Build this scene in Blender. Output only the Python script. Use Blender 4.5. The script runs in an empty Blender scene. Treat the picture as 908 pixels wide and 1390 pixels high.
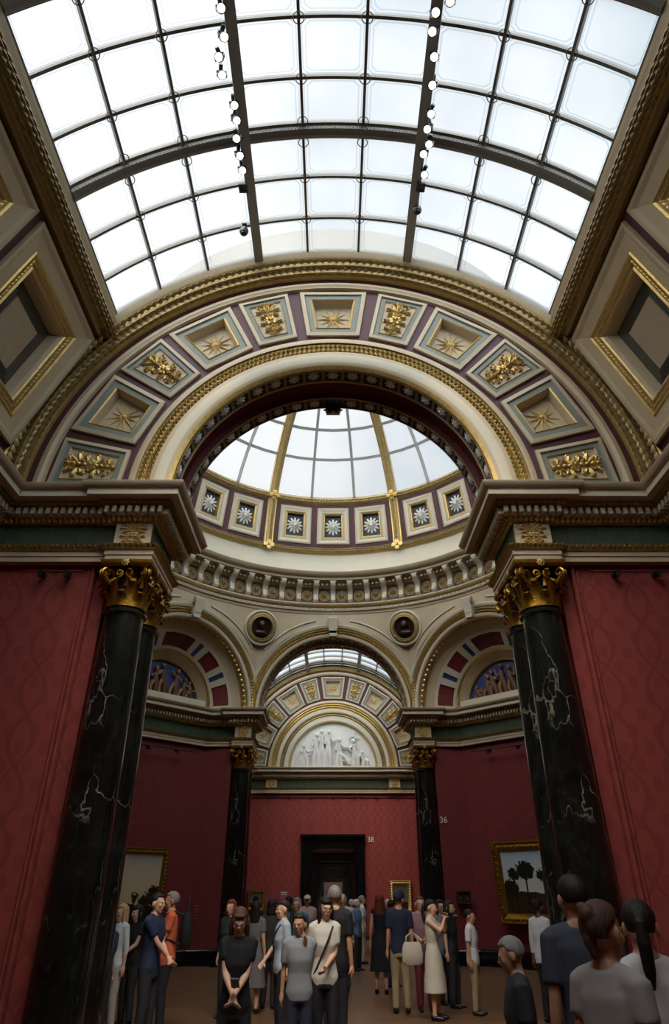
import bpy, math, random
from mathutils import Vector, Matrix
random.seed(4)
PI = math.pi
R = math.radians
S = bpy.context.scene
COL = S.collection

# ------------------------------------------------------------ camera, sky, exposure
EYE = 1.70
F_PX, PY = 891.0, 650.0                     # focal length and principal row in a 908 x 1390 frame
cam = bpy.data.cameras.new('camera'); co = bpy.data.objects.new('camera', cam); COL.objects.link(co)
co.location = (0, 0, EYE); co.rotation_euler = (R(90) + math.atan(562 / 891), 0, 0)
cam.sensor_fit = 'VERTICAL'; cam.sensor_height = 24; cam.lens = 24 * F_PX / 1390
cam.shift_y = -(695 - PY) / 1390; cam.shift_x = 2 / 1390
cam.clip_end = 300
S.camera = co
S.view_settings.view_transform = 'Standard'; S.view_settings.look = 'None'
S.view_settings.gamma = 1; S.view_settings.use_curve_mapping = False
S.view_settings.exposure = 0.0
S.cycles.use_denoising = True
S.cycles.max_bounces = 10; S.cycles.diffuse_bounces = 5; S.cycles.glossy_bounces = 3
S.cycles.transparent_max_bounces = 12; S.cycles.caustics_reflective = False; S.cycles.caustics_refractive = False
S.cycles.sample_clamp_indirect = 6
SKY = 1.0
W = bpy.data.worlds.new('sky'); S.world = W; W.use_nodes = True
nt = W.node_tree; nt.nodes.clear()
def wn(t, **k):
    n = nt.nodes.new(t)
    for a, b in k.items(): setattr(n, a, b)
    return n
tc = wn('ShaderNodeTexCoord'); nz = wn('ShaderNodeTexNoise'); nz.inputs['Scale'].default_value = 2.2; nz.inputs['Detail'].default_value = 5
nt.links.new(tc.outputs['Generated'], nz.inputs['Vector'])
sx = wn('ShaderNodeSeparateXYZ'); nt.links.new(tc.outputs['Generated'], sx.inputs[0])
m1 = wn('ShaderNodeMath', operation='MULTIPLY_ADD'); nt.links.new(sx.outputs[0], m1.inputs[0]); m1.inputs[1].default_value = -0.28; nt.links.new(nz.outputs[0], m1.inputs[2])
rp = wn('ShaderNodeValToRGB'); nt.links.new(m1.outputs[0], rp.inputs[0])
rp.color_ramp.elements[0].position = .36; rp.color_ramp.elements[0].color = (.56, .64, .71, 1)
rp.color_ramp.elements[1].position = .56; rp.color_ramp.elements[1].color = (1, 1, 1, 1)
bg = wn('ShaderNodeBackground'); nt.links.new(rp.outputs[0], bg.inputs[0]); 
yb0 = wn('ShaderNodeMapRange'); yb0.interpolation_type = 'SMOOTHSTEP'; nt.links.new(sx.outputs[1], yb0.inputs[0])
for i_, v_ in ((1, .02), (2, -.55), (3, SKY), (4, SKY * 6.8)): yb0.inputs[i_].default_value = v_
nt.links.new(yb0.outputs[0], bg.inputs[1])      # extra sky brightness added behind the camera, out of view, to light the rooms
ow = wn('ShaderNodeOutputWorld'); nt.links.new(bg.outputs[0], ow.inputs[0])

# ------------------------------------------------------------ materials
def lin(h):
    c = [int(h[i:i + 2], 16) / 255 for i in (0, 2, 4)]
    return tuple(x / 12.92 if x <= .04045 else ((x + .055) / 1.055) ** 2.4 for x in c) + (1,)
class NM:
    def __init__(s, name):
        s.m = bpy.data.materials.new(name); s.m.use_nodes = True; s.t = s.m.node_tree; s.n = s.t.nodes
        s.b = s.n['Principled BSDF']; s.out = s.n['Material Output']
    def new(s, t, **k):
        n = s.n.new(t)
        for a, b in k.items(): setattr(n, a, b)
        return n
    def link(s, a, b): s.t.links.new(a, b)
    def math(s, op, a, b=None, c=None):
        n = s.new('ShaderNodeMath', operation=op)
        for i, v in enumerate((a, b, c)):
            if v is None: continue
            if isinstance(v, (int, float)): n.inputs[i].default_value = v
            else: s.link(v, n.inputs[i])
        return n.outputs[0]
    def mix(s, f, a, b):
        n = s.new('ShaderNodeMix', data_type='RGBA')
        for i, v in ((0, f), (6, a), (7, b)):
            if isinstance(v, (int, float, tuple)): n.inputs[i].default_value = v
            else: s.link(v, n.inputs[i])
        return n.outputs[2]
    def ramp(s, f, pts):
        n = s.new('ShaderNodeValToRGB'); s.link(f, n.inputs[0]); e = n.color_ramp.elements
        while len(e) < len(pts): e.new(.5)
        for x, (p, c) in zip(e, pts): x.position = p; x.color = c if len(c) == 4 else tuple(c) + (1,)
        return n.outputs[0]
    def coord(s, kind='Object'): return s.new('ShaderNodeTexCoord').outputs[kind]
    def noise(s, scale, detail=3, vec=None, rough=.5):
        n = s.new('ShaderNodeTexNoise'); n.inputs['Scale'].default_value = scale; n.inputs['Detail'].default_value = detail; n.inputs['Roughness'].default_value = rough
        s.link(vec if vec is not None else s.coord(), n.inputs['Vector']); return n.outputs[0]
    def bump(s, h, strength=.3, dist=.01):
        n = s.new('ShaderNodeBump'); n.inputs['Strength'].default_value = strength; n.inputs['Distance'].default_value = dist
        s.link(h, n.inputs['Height']); s.link(n.outputs[0], s.b.inputs['Normal'])
    def set(s, col=None, rough=.5, metal=0, spec=None):
        if col is not None:
            if isinstance(col, tuple): s.b.inputs['Base Color'].default_value = col
            else: s.link(col, s.b.inputs['Base Color'])
        s.b.inputs['Roughness'].default_value = rough; s.b.inputs['Metallic'].default_value = metal
        if spec is not None: s.b.inputs['Specular IOR Level'].default_value = spec
        return s.m
def plain(name, hexc, rough=.6, metal=0, var=.12, scale=6, spec=None, bump=0):
    q = NM(name); c = lin(hexc); d = tuple(x * (1 - var * 2) for x in c[:3]) + (1,)
    n = q.noise(scale, 4)
    if bump: q.bump(n, bump, .01)
    return q.set(q.mix(n, c, d), rough, metal, spec)
M = {}
M['cream'] = plain('cream_plaster', 'bba98a', .55, scale=3, var=.08)
M['ivory'] = plain('ivory_plaster', 'c6bda6', .55, scale=3, var=.06)
M['grey_green'] = plain('grey_green_paint', '7d8277', .55)
M['plum'] = plain('plum_paint', '4a1a24', .55)
M['dark_red'] = plain('oxblood_paint', '5a1a1c', .5)
M['panel_red'] = plain('crimson_panel', '6c1d20', .6)
M['navy'] = plain('navy_paint', '1c2535', .5)
M['blue'] = plain('cobalt_paint', '2c3f78', .5)
q = NM('gold_leaf'); n = q.noise(14, 4); q.bump(q.noise(60, 3), .4, .01)
M['gold'] = q.set(q.mix(n, lin('dcbf7a'), lin('a3803f')), .36, .75)
q = NM('bright_gilt'); n = q.noise(14, 4)
M['bright_gilt'] = q.set(q.mix(n, lin('dcc183'), lin('b99850')), .45, .25)
q = NM('dull_gold'); n = q.noise(10, 4); q.bump(q.noise(45, 3), .6, .012)
M['dull_gold'] = q.set(q.mix(n, lin('b59d66'), lin('6b5630')), .45, .5)
q = NM('antique_gold'); n = q.noise(20, 4); q.bump(q.noise(70, 3), .5, .01)
M['old_gold'] = q.set(q.mix(n, lin('c0902f'), lin('5d4013')), .33, .85)
M['white'] = plain('white_plaster', 'dedbd2', .6, var=.05)
M['steel'] = plain('grey_glazing_bar', '6d675c', .5, 0)
M['bar_light'] = plain('pale_glazing_bar', '9a9a94', .5, 0)
M['black'] = plain('black_metal', '121212', .4)
M['grey_metal'] = plain('grey_lamp_metal', '5c6166', .35, .6)
M['bronze'] = plain('bronze', '3b241b', .35, .5, bump=.5, scale=30)
M['vent_panel'] = plain('buff_panel', 'a8977e', .7)
def damask(name, base, dark, a=.62, b=1.2, amt=.42):
    q = NM(name); s = q.new('ShaderNodeSeparateXYZ'); q.link(q.coord(), s.inputs[0])
    u = q.math('MULTIPLY_ADD', s.outputs[1], .45, s.outputs[0]); v = s.outputs[2]
    w = q.math('MULTIPLY', q.math('SINE', q.math('MULTIPLY', v, 2 * PI / b)), .78)
    uu = q.math('MULTIPLY', u, PI / a)
    l1 = q.math('ABSOLUTE', q.math('SINE', q.math('ADD', uu, w)))
    l2 = q.math('ABSOLUTE', q.math('SINE', q.math('SUBTRACT', uu, w)))
    l = q.math('MINIMUM', l1, l2)
    band = q.math('LESS_THAN', l, .16)
    # leaf shape in each cell
    mo = q.math('MULTIPLY', q.math('COSINE', q.math('MULTIPLY', u, 4 * PI / a)), q.math('COSINE', q.math('MULTIPLY', v, 6 * PI / b)))
    nn = q.noise(7, 3)
    mo = q.math('GREATER_THAN', q.math('ADD', mo, nn), .78)
    f = q.math('MULTIPLY', q.math('MAXIMUM', band, q.math('MULTIPLY', mo, .7)), amt)
    c = q.mix(f, lin(base), lin(dark))
    c = q.mix(q.math('MULTIPLY', q.noise(.7, 2), .25), c, lin(dark))
    q.bump(q.noise(160, 2), .15, .004)
    return q.set(c, .75, 0, .25)
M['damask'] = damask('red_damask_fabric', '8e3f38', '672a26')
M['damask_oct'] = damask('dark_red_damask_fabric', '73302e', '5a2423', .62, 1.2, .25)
M['damask_green'] = damask('green_damask_fabric', '46513f', '2b3427', .42, .42)
def marble(name):
    q = NM(name); mp = q.new('ShaderNodeMapping'); q.link(q.coord(), mp.inputs[0]); mp.inputs['Scale'].default_value = (1, 1, .55)
    nzz = q.new('ShaderNodeTexNoise'); nzz.inputs['Scale'].default_value = 2.2; nzz.inputs['Detail'].default_value = 5; q.link(mp.outputs[0], nzz.inputs['Vector'])
    ad = q.new('ShaderNodeVectorMath', operation='MULTIPLY_ADD'); q.link(nzz.outputs['Color'], ad.inputs[0]); ad.inputs[1].default_value = (.9, .9, .9); q.link(mp.outputs[0], ad.inputs[2])
    vo = q.new('ShaderNodeTexVoronoi', feature='DISTANCE_TO_EDGE'); vo.inputs['Scale'].default_value = 1.7; q.link(ad.outputs[0], vo.inputs['Vector'])
    vein = q.ramp(vo.outputs['Distance'], [(0, (.8, .8, .8)), (.006, (.4, .4, .4)), (.016, (0, 0, 0))])
    mask = q.ramp(q.noise(1.3, 3), [(.5, (0, 0, 0)), (.7, (1, 1, 1))])
    f = q.math('MULTIPLY', vein, mask)
    vo2 = q.new('ShaderNodeTexVoronoi', feature='DISTANCE_TO_EDGE'); vo2.inputs['Scale'].default_value = 5; q.link(ad.outputs[0], vo2.inputs['Vector'])
    v2 = q.ramp(vo2.outputs['Distance'], [(0, (.11, .11, .11)), (.03, (0, 0, 0))])
    cloud = q.ramp(q.noise(2.6, 6, rough=.65), [(.4, lin('0b0e0c')), (.62, lin('171b18')), (.8, lin('252a26'))])
    c = q.mix(v2, cloud, lin('5f625c')); c = q.mix(f, c, lin('b9b7a2'))
    q.b.inputs['Coat Weight'].default_value = .3
    return q.set(c, .16, 0, .5)
M['marble'] = marble('dark_green_marble')
M['black_marble'] = plain('black_polished_marble', '101012', .15, 0, spec=.6)
q = NM('parquet'); s = q.new('ShaderNodeTexBrick'); q.link(q.coord(), s.inputs['Vector']); s.inputs['Scale'].default_value = 1
s.inputs['Color1'].default_value = lin('7a5c40'); s.inputs['Color2'].default_value = lin('644a33'); s.inputs['Mortar'].default_value = lin('33241a')
s.inputs['Mortar Size'].default_value = .004; s.inputs['Brick Width'].default_value = 1.2; s.inputs['Row Height'].default_value = .12
M['floor'] = q.set(s.outputs['Color'], .35)
M['ceiling_dark'] = plain('plain_ceiling', '8d8577', .7)
# frosted, acid-etched roof glass: light passes, the border pattern scatters it
def roof_glass(name, etched=True, tint=(.93, .96, .97)):
    q = NM(name); q.n.remove(q.b)
    tr = q.new('ShaderNodeBsdfTransparent'); tl = q.new('ShaderNodeBsdfTranslucent'); tl.inputs[0].default_value = (.8, .83, .85, 1)
    mx = q.new('ShaderNodeMixShader'); fac = q.math('MULTIPLY_ADD', q.noise(.8, 3), .16, .06)
    tr.inputs[0].default_value = tint + (1,)
    if etched:
        uv = q.coord('UV'); s = q.new('ShaderNodeSeparateXYZ'); q.link(uv, s.inputs[0])
        du = q.math('ABSOLUTE', q.math('SUBTRACT', s.outputs[0], .5)); dv = q.math('ABSOLUTE', q.math('SUBTRACT', s.outputs[1], .5))
        d = q.math('MAXIMUM', q.math('MAXIMUM', du, dv), q.math('MULTIPLY', q.math('ADD', du, dv), .55))
        r1 = q.math('LESS_THAN', q.math('ABSOLUTE', q.math('SUBTRACT', d, .405)), .012)
        r3 = q.math('LESS_THAN', q.math('ABSOLUTE', q.math('SUBTRACT', d, .455)), .010)
        dots = q.math('GREATER_THAN', q.math('MULTIPLY', q.math('SINE', q.math('MULTIPLY', s.outputs[0], 190)), q.math('SINE', q.math('MULTIPLY', s.outputs[1], 190))), 0)
        r = q.math('MULTIPLY', q.math('MAXIMUM', r1, r3), q.math('ADD', q.math('MULTIPLY', dots, .5), .5))
        q.link(q.mix(q.math('MULTIPLY', r, .8), tint + (1,), (.50, .58, .64, 1)), tr.inputs[0])
    q.link(fac, mx.inputs[0]); q.link(tr.outputs[0], mx.inputs[1]); q.link(tl.outputs[0], mx.inputs[2]); q.link(mx.outputs[0], q.out.inputs[0])
    return q.m
M['glass'] = roof_glass('etched_roof_glass'); M['glass_plain'] = roof_glass('frosted_roof_glass', False)
q = NM('lamp_glow'); q.b.inputs['Emission Color'].default_value = (1, .82, .55, 1); q.b.inputs['Emission Strength'].default_value = 9
M['lamp'] = q.set((1, .9, .7, 1), .4)

# ------------------------------------------------------------ mesh builder
def obj_raw(name, v, f, mats, mi=None, parent=None, smooth=True, uv=None, ang=38):
    me = bpy.data.meshes.new(name); me.from_pydata([tuple(p) for p in v], [], f)
    for k in mats: me.materials.append(M[k] if isinstance(k, str) else k)
    if mi: me.polygons.foreach_set('material_index', mi)
    if uv:
        l = me.uv_layers.new(name='UVMap')
        l.data.foreach_set('uv', [c for p in uv for c in p])
    if smooth:
        me.polygons.foreach_set('use_smooth', [True] * len(f)); me.set_sharp_from_angle(angle=R(ang))
    me.update()
    o = bpy.data.objects.new(name, me); COL.objects.link(o)
    if parent: o.parent = parent
    return o
class MB:
    def __init__(s): s.v, s.f, s.m, s.names = [], [], [], []
    def mi(s, k):
        if k not in s.names: s.names.append(k)
        return s.names.index(k)
    def add(s, v, f, k, T=None):
        o = len(s.v)
        s.v += [T @ Vector(p) for p in v] if T is not None else [Vector(p) for p in v]
        s.f += [tuple(i + o for i in x) for x in f]
        if isinstance(k, list): s.m += [s.mi(x) for x in k]
        else: s.m += [s.mi(k)] * len(f)
        return s
    def box(s, c, d, k, T=None):
        v = [(c[0] + i * d[0] / 2, c[1] + j * d[1] / 2, c[2] + l * d[2] / 2) for i in (-1, 1) for j in (-1, 1) for l in (-1, 1)]
        return s.add(v, [(0, 1, 3, 2), (4, 6, 7, 5), (0, 4, 5, 1), (2, 3, 7, 6), (0, 2, 6, 4), (1, 5, 7, 3)], k, T)
    def build(s, name, parent=None, smooth=True, ang=38): return obj_raw(name, s.v, s.f, s.names, s.m, parent, smooth, ang=ang)
    def grid(s, rows, k, wrap=False, T=None):
        """rows: list of equal-length point lists; k one material or a list per gap between columns"""
        n = len(rows[0]); v = [p for r in rows for p in r]; f = []; ks = []
        for i in range(len(rows) - 1 + (1 if wrap else 0)):
            a, b = i * n, ((i + 1) % len(rows)) * n
            for j in range(n - 1):
                f.append((a + j, a + j + 1, b + j + 1, b + j)); ks.append(k[j] if isinstance(k, list) else k)
        return s.add(v, f, ks, T)
    def arc(s, C, U, Wv, N, prof, k, a0=0, a1=180, n=72):
        """prof points (rho, d) carried round C in the plane U, Wv with d along N"""
        rows = []
        for i in range(n + 1):
            a = R(a0 + (a1 - a0) * i / n); e = U * math.cos(a) + Wv * math.sin(a)
            rows.append([C + e * p[0] + N * p[1] for p in prof])
        return s.grid(rows, k)
    def lathe(s, c, prof, k, n=32, a0=0, a1=360):
        full = abs(a1 - a0) >= 360; rows = []
        for i in range(n if full else n + 1):
            a = R(a0 + (a1 - a0) * i / n)
            rows.append([Vector((c[0] + p[0] * math.cos(a), c[1] + p[0] * math.sin(a), c[2] + p[1])) for p in prof])
        return s.grid(rows, k, full)
    def tube(s, pts, r, k, n=8):
        pts = [Vector(p) for p in pts]; rows = []; rr = r if isinstance(r, (list, tuple)) else [r] * len(pts)
        up = None
        for i, p in enumerate(pts):
            t = (pts[min(i + 1, len(pts) - 1)] - pts[max(i - 1, 0)]).normalized()
            if up is None: up = t.orthogonal().normalized()
            up = (up - t * up.dot(t)).normalized(); w = t.cross(up)
            rows.append([p + (up * math.cos(2 * PI * j / n) + w * math.sin(2 * PI * j / n)) * rr[i] for j in range(n)])
        o = len(s.v); v = [q for row in rows for q in row]; f = []
        for i in range(len(rows) - 1):
            for j in range(n): f.append((i * n + j, i * n + (j + 1) % n, (i + 1) * n + (j + 1) % n, (i + 1) * n + j))
        f.append(tuple(range(n - 1, -1, -1))); f.append(tuple((len(rows) - 1) * n + j for j in range(n)))
        return s.add(v, f, k)
def frame(o, x, y, z, sx=1, sy=None, sz=None):
    sy = sx if sy is None else sy; sz = sx if sz is None else sz
    return Matrix(((x[0] * sx, y[0] * sy, z[0] * sz, o[0]), (x[1] * sx, y[1] * sy, z[1] * sz, o[1]), (x[2] * sx, y[2] * sy, z[2] * sz, o[2]), (0, 0, 0, 1)))
def unit_ball(nu=8, nv=5, zs=1):
    v = [(0, 0, zs)]; f = []
    for j in range(1, nv):
        for i in range(nu):
            t = PI * j / nv; a = 2 * PI * i / nu; v.append((math.sin(t) * math.cos(a), math.sin(t) * math.sin(a), zs * math.cos(t)))
    v.append((0, 0, -zs)); L = len(v) - 1
    for i in range(nu):
        f.append((0, 1 + i, 1 + (i + 1) % nu)); f.append((L, L - nu + (i + 1) % nu, L - nu + i))
        for j in range(nv - 2):
            a = 1 + j * nu; f.append((a + i, a + nu + i, a + nu + (i + 1) % nu, a + (i + 1) % nu))
    return v, f
BALL = unit_ball(); BALL2 = unit_ball(6, 4)
def half_ball(nu=8):
    v = [(0, 0, 1)] + [(.75 * math.cos(2 * PI * i / nu), .75 * math.sin(2 * PI * i / nu), .66) for i in range(nu)] + [(math.cos(2 * PI * i / nu), math.sin(2 * PI * i / nu), 0) for i in range(nu)]
    f = [(0, 1 + i, 1 + (i + 1) % nu) for i in range(nu)] + [(1 + i, 1 + nu + i, 1 + nu + (i + 1) % nu, 1 + (i + 1) % nu) for i in range(nu)]
    return v, f
BEAD = half_ball(6)
LEAF = ([(0, -.5, .1), (.5, 0, 0), (.3, .45, .25), (0, .75, .42), (-.3, .45, .25), (-.5, 0, 0), (0, .1, .5)], [(0, 1, 6), (1, 2, 6), (2, 3, 6), (3, 4, 6), (4, 5, 6), (5, 0, 6)])
def ring_unit(nu=10, nv=4, R0=.75, r0=.25):
    v = []; f = []
    for i in range(nu):
        for j in range(nv):
            a = 2 * PI * i / nu; b = 2 * PI * j / nv; v.append(((R0 + r0 * math.cos(b)) * math.cos(a), (R0 + r0 * math.cos(b)) * math.sin(a), r0 * math.sin(b)))
    for i in range(nu):
        for j in range(nv): f.append((i * nv + j, i * nv + (j + 1) % nv, ((i + 1) % nu) * nv + (j + 1) % nv, ((i + 1) % nu) * nv + j))
    return v, f
RING = ring_unit()
def petal_flower(n=12, rows=2, r=1.0, h=.35):
    v = []; f = []
    for k in range(rows):
        rk = r * (1 - .38 * k); hk = h * (.35 + .45 * k)
        for i in range(n):
            a = 2 * PI * (i + .5 * k) / n; w = PI / n * .95; o = len(v)
            for rr, aa, hh in ((.12, 0, hk), (.6, -w, hk * .7), (1, -w * .45, hk * .5), (1.06, 0, hk * .25), (1, w * .45, hk * .5), (.6, w, hk * .7), (.65, 0, hk * 1.25)):
                v.append((rk * rr * math.cos(a + aa), rk * rr * math.sin(a + aa), hh))
            f += [(o, o + 1, o + 6), (o + 1, o + 2, o + 6), (o + 2, o + 3, o + 6), (o + 3, o + 4, o + 6), (o + 4, o + 5, o + 6), (o + 5, o, o + 6)]
    bv, bf = half_ball(8); o = len(v); v += [(x * .24 * r, y * .24 * r, z * h * .6 + h * .6) for x, y, z in bv]; f += [tuple(i + o for i in x) for x in bf]
    return v, f
FLOWER = petal_flower(); ROSE = petal_flower(8, 2)
def star_unit(n=12):
    v = []; f = []
    for i in range(n):
        a = 2 * PI * i / n; L = 1.0 if i % 2 == 0 else .78; w = .07; o = len(v)
        c, s_ = math.cos(a), math.sin(a)
        v += [(.1 * c - w * -s_, .1 * s_ - w * c, 0), (L * c, L * s_, 0), (.1 * c + w * -s_, .1 * s_ + w * c, 0), (.2 * c, .2 * s_, .07)]
        f += [(o, o + 1, o + 3), (o + 1, o + 2, o + 3), (o + 2, o, o + 3)]
    bv, bf = half_ball(8); o = len(v); v += [(x * .14, y * .14, z * .14) for x, y, z in bv]; f += [tuple(i + o for i in x) for x in bf]
    return v, f
STAR = star_unit()
def foliate_unit():
    """scrolling acanthus relief in a unit square"""
    rnd = random.Random(9); v = []; f = []
    def put(unit, T):
        o = len(v); v.extend([tuple(T @ Vector(p)) for p in unit[0]]); f.extend([tuple(i + o for i in x) for x in unit[1]])
    for k in range(9):
        y = -.44 + .11 * k
        put(BEAD, frame((0, y, 0), (1, 0, 0), (0, 1, 0), (0, 0, 1), .05, .06, .13))
    for y, s_ in ((-.36, .20), (-.14, .27), (.06, .22), (.22, .3), (.4, .2)):
        for sg in (-1, 1):
            for a, l in ((15, 1), (50, .85), (85, .6), (-25, .8)):
                t = R(a); d = (sg * math.cos(t), math.sin(t), 0); p = (-d[1], d[0], 0)
                put(LEAF, frame((d[0] * s_ * .62 * l, y + d[1] * s_ * .5 * l, .015), p, d, (0, 0, 1), s_ * .38, s_ * .62 * l, .15))
            put(RING, frame((sg * s_ * .95, y + .05, .03), (1, 0, 0), (0, 1, 0), (0, 0, 1), .055))
            put(BEAD, frame((sg * s_ * .95, y + .05, .02), (1, 0, 0), (0, 1, 0), (0, 0, 1), .03, .03, .09))
    put(ROSE, frame((0, -.03, .06), (1, 0, 0), (0, 1, 0), (0, 0, 1), .13, .13, .2))
    put(ROSE, frame((0, .38, .04), (1, 0, 0), (0, 1, 0), (0, 0, 1), .08, .08, .15))
    return v, f
FOLI = foliate_unit()
def inset2(poly, d):
    n = len(poly); out = []
    area = sum(poly[i][0] * poly[(i + 1) % n][1] - poly[(i + 1) % n][0] * poly[i][1] for i in range(n)); sg = 1 if area > 0 else -1
    for i in range(n):
        p0, p1, p2 = poly[i - 1], poly[i], poly[(i + 1) % n]
        def nrm(a, b):
            x, y = b[0] - a[0], b[1] - a[1]; l = math.hypot(x, y); return (-y / l * sg, x / l * sg)
        n1, n2 = nrm(p0, p1), nrm(p1, p2); k = 1 + n1[0] * n2[0] + n1[1] * n2[1]
        out.append((p1[0] + d * (n1[0] + n2[0]) / k, p1[1] + d * (n1[1] + n2[1]) / k))
    return out
def nested(mb, C, steps, flip=None):
    """C: four corners; steps (inset, height towards 'flip' point, material of the strip leading there); last strip closed by its own material"""
    C = [Vector(c) for c in C]; o = sum(C, Vector()) / 4
    ax = (C[1] - C[0]).normalized(); nz_ = (C[1] - C[0]).cross(C[2] - C[1]).normalized(); ay = nz_.cross(ax)
    if flip is not None and (Vector(flip) - o).dot(nz_) < 0: nz_ = -nz_; 
    ay = nz_.cross(ax)
    p2 = [((c - o).dot(ax), (c - o).dot(ay)) for c in C]
    prev = None
    for ins, h, k in steps:
        q2 = inset2(p2, ins) if ins else p2
        cur = [o + ax * a + ay * b + nz_ * h for a, b in q2]
        if prev is not None:
            for i in range(4):
                j = (i + 1) % 4; mb.add([prev[i], prev[j], cur[j], cur[i]], [(0, 1, 2, 3)], k)
        prev = cur; lastk = k
    mb.add(prev, [(0, 1, 2, 3)], lastk)
    return o + nz_ * steps[-1][1], ax, ay, nz_, q2
def struct(o): o['kind'] = 'structure'; return o
def empty(name, loc=(0, 0, 0), rz=0):
    o = bpy.data.objects.new(name, None); COL.objects.link(o); o.location = loc; o.rotation_euler = (0, 0, rz); o.empty_display_size = .1; return o
def tag(o, label, cat, group=None):
    o['label'] = label; o['category'] = cat
    if group: o['group'] = group
    return o
def sweep(mb, path, prof, k):
    """prof (out, z) along a plan polyline; 'out' is to the right of travel"""
    P = [Vector((p[0], p[1])) for p in path]; n = len(P); rows = []
    for i in range(n):
        ds = []
        if i > 0: ds.append((P[i] - P[i - 1]).normalized())
        if i < n - 1: ds.append((P[i + 1] - P[i]).normalized())
        ns = [Vector((d.y, -d.x)) for d in ds]
        if len(ns) == 1: mnr = ns[0]
        else: mnr = (ns[0] + ns[1]) / (1 + ns[0].dot(ns[1]))
        rows.append([Vector((P[i].x + mnr.x * o, P[i].y + mnr.y * o, EYE + z)) for o, z in prof])
    mb.grid(rows, k)
def along(path, out, pitch, margin=0):
    """points along the polyline shifted 'out' to the right: (pos, dir, normal)"""
    P = [Vector((p[0], p[1])) for p in path]; n = len(P); off = []
    for i in range(n):
        ds = []
        if i > 0: ds.append((P[i] - P[i - 1]).normalized())
        if i < n - 1: ds.append((P[i + 1] - P[i]).normalized())
        ns = [Vector((d.y, -d.x)) for d in ds]
        mnr = ns[0] if len(ns) == 1 else (ns[0] + ns[1]) / (1 + ns[0].dot(ns[1]))
        off.append(P[i] + mnr * out)
    res = []
    for a, b, pa, pb in zip(off, off[1:], P, P[1:]):
        d = b - a; L = d.length
        if d.dot(pb - pa) <= 0 or L < pitch * .8: continue
        d.normalize(); c = max(1, int(round(L / pitch)))
        for i in range(c): res.append((a + d * (L * (i + .5) / c), d, Vector((d.y, -d.x))))
    return res
X, Y, Z = Vector((1, 0, 0)), Vector((0, 1, 0)), Vector((0, 0, 1))

# ------------------------------------------------------------ plan of the place
SP = EYE + 5.07                # height of every arch centre
CY = 15.9; AP = 6.4            # octagon centre and apothem
YN, YF = 8.43, 2 * CY - 8.43   # gallery faces of the two big arches
YB, YE = -2.6, 33.9            # ends of the galleries
GX = 4.9                       # half width of the galleries
HV = AP * math.tan(R(22.5))
def octp(az, u, d):            # side centre azimuth (deg, 90 = +Y), u along, d outwards of the side
    n = Vector((math.cos(R(az)), math.sin(R(az)))); t = Vector((-n.y, n.x)); p = n * (AP + d) + t * u
    return (p.x, CY + p.y)
def niche_pts(az): return [octp(az, -HV, 0), octp(az, -HV + 1, 1), octp(az, HV - 1, 1), octp(az, HV, 0)]
def half_path():
    L = [(-GX, YB), (-GX, 8.51), (-3.15, 8.51), (-3.15, 8.45), (-2.61, 8.45), (-2.61, 9.67), (-3.15, 9.67), (-3.15, 9.5)]
    for az in (225, 180, 135):
        q = niche_pts(az)[::-1]
        if az == 225: q = q[1:]
        if az == 135: q = q[:-1]
        if az in (180, 135): q = q[1:] if az == 180 else q[1:]
        L += q
    L += [(-3.15, 22.3), (-3.15, 22.13), (-2.61, 22.13), (-2.61, 23.35), (-3.15, 23.35), (-3.15, 23.29), (-GX, 23.29), (-GX, YE)]
    L += [(-3.19, YE), (-3.19, YE - .06), (-2.61, YE - .06), (-2.61, YE), (0, YE)]
    return L
HP = half_path()
def mirror(p): return [(-a, b) for a, b in reversed(p)]

# ------------------------------------------------------------ floor and lower walls
mb = MB()
mb.add([(-12, YB - 1, 0), (12, YB - 1, 0), (12, 90, 0), (-12, 90, 0)], [(0, 1, 2, 3)], 'floor')
struct(mb.build('floor'))
def wall(name, path, z0=0.0, z1=EYE + 3.97, k='damask', parent=None):
    mb = MB(); mb.grid([[Vector((a, b, z0)), Vector((a, b, z1))] for a, b in path], k); o = mb.build(name, parent)
    if not parent: struct(o)
    return o
def shift(path, d):
    P = [Vector(p) for p in path]; out = []
    for i in range(len(P)):
        ds = []
        if i > 0: ds.append((P[i] - P[i - 1]).normalized())
        if i < len(P) - 1: ds.append((P[i + 1] - P[i]).normalized())
        ns = [Vector((q.y, -q.x)) for q in ds]
        m_ = ns[0] if len(ns) == 1 else (ns[0] + ns[1]) / (1 + ns[0].dot(ns[1]))
        out.append(tuple(P[i] + m_ * d))
    return out
near_p = [(-GX - .08, YB), (-GX - .08, 8.58), (-3.37, 8.58), (-3.37, 8.66), (-3.2, 8.66), (-3.2, 9.52)]
oct_p = [(-3.2, 9.52)]
for az in (225, 180, 135):
    for p in niche_pts(az)[::-1]:
        if (Vector(p) - Vector(oct_p[-1])).length > .05: oct_p.append(p)
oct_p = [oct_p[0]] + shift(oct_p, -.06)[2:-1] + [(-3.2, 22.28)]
far_p = [(-3.2, 22.28), (-3.2, 23.22), (-GX - .08, 23.22), (-GX - .08, YE + .06)]
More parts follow.
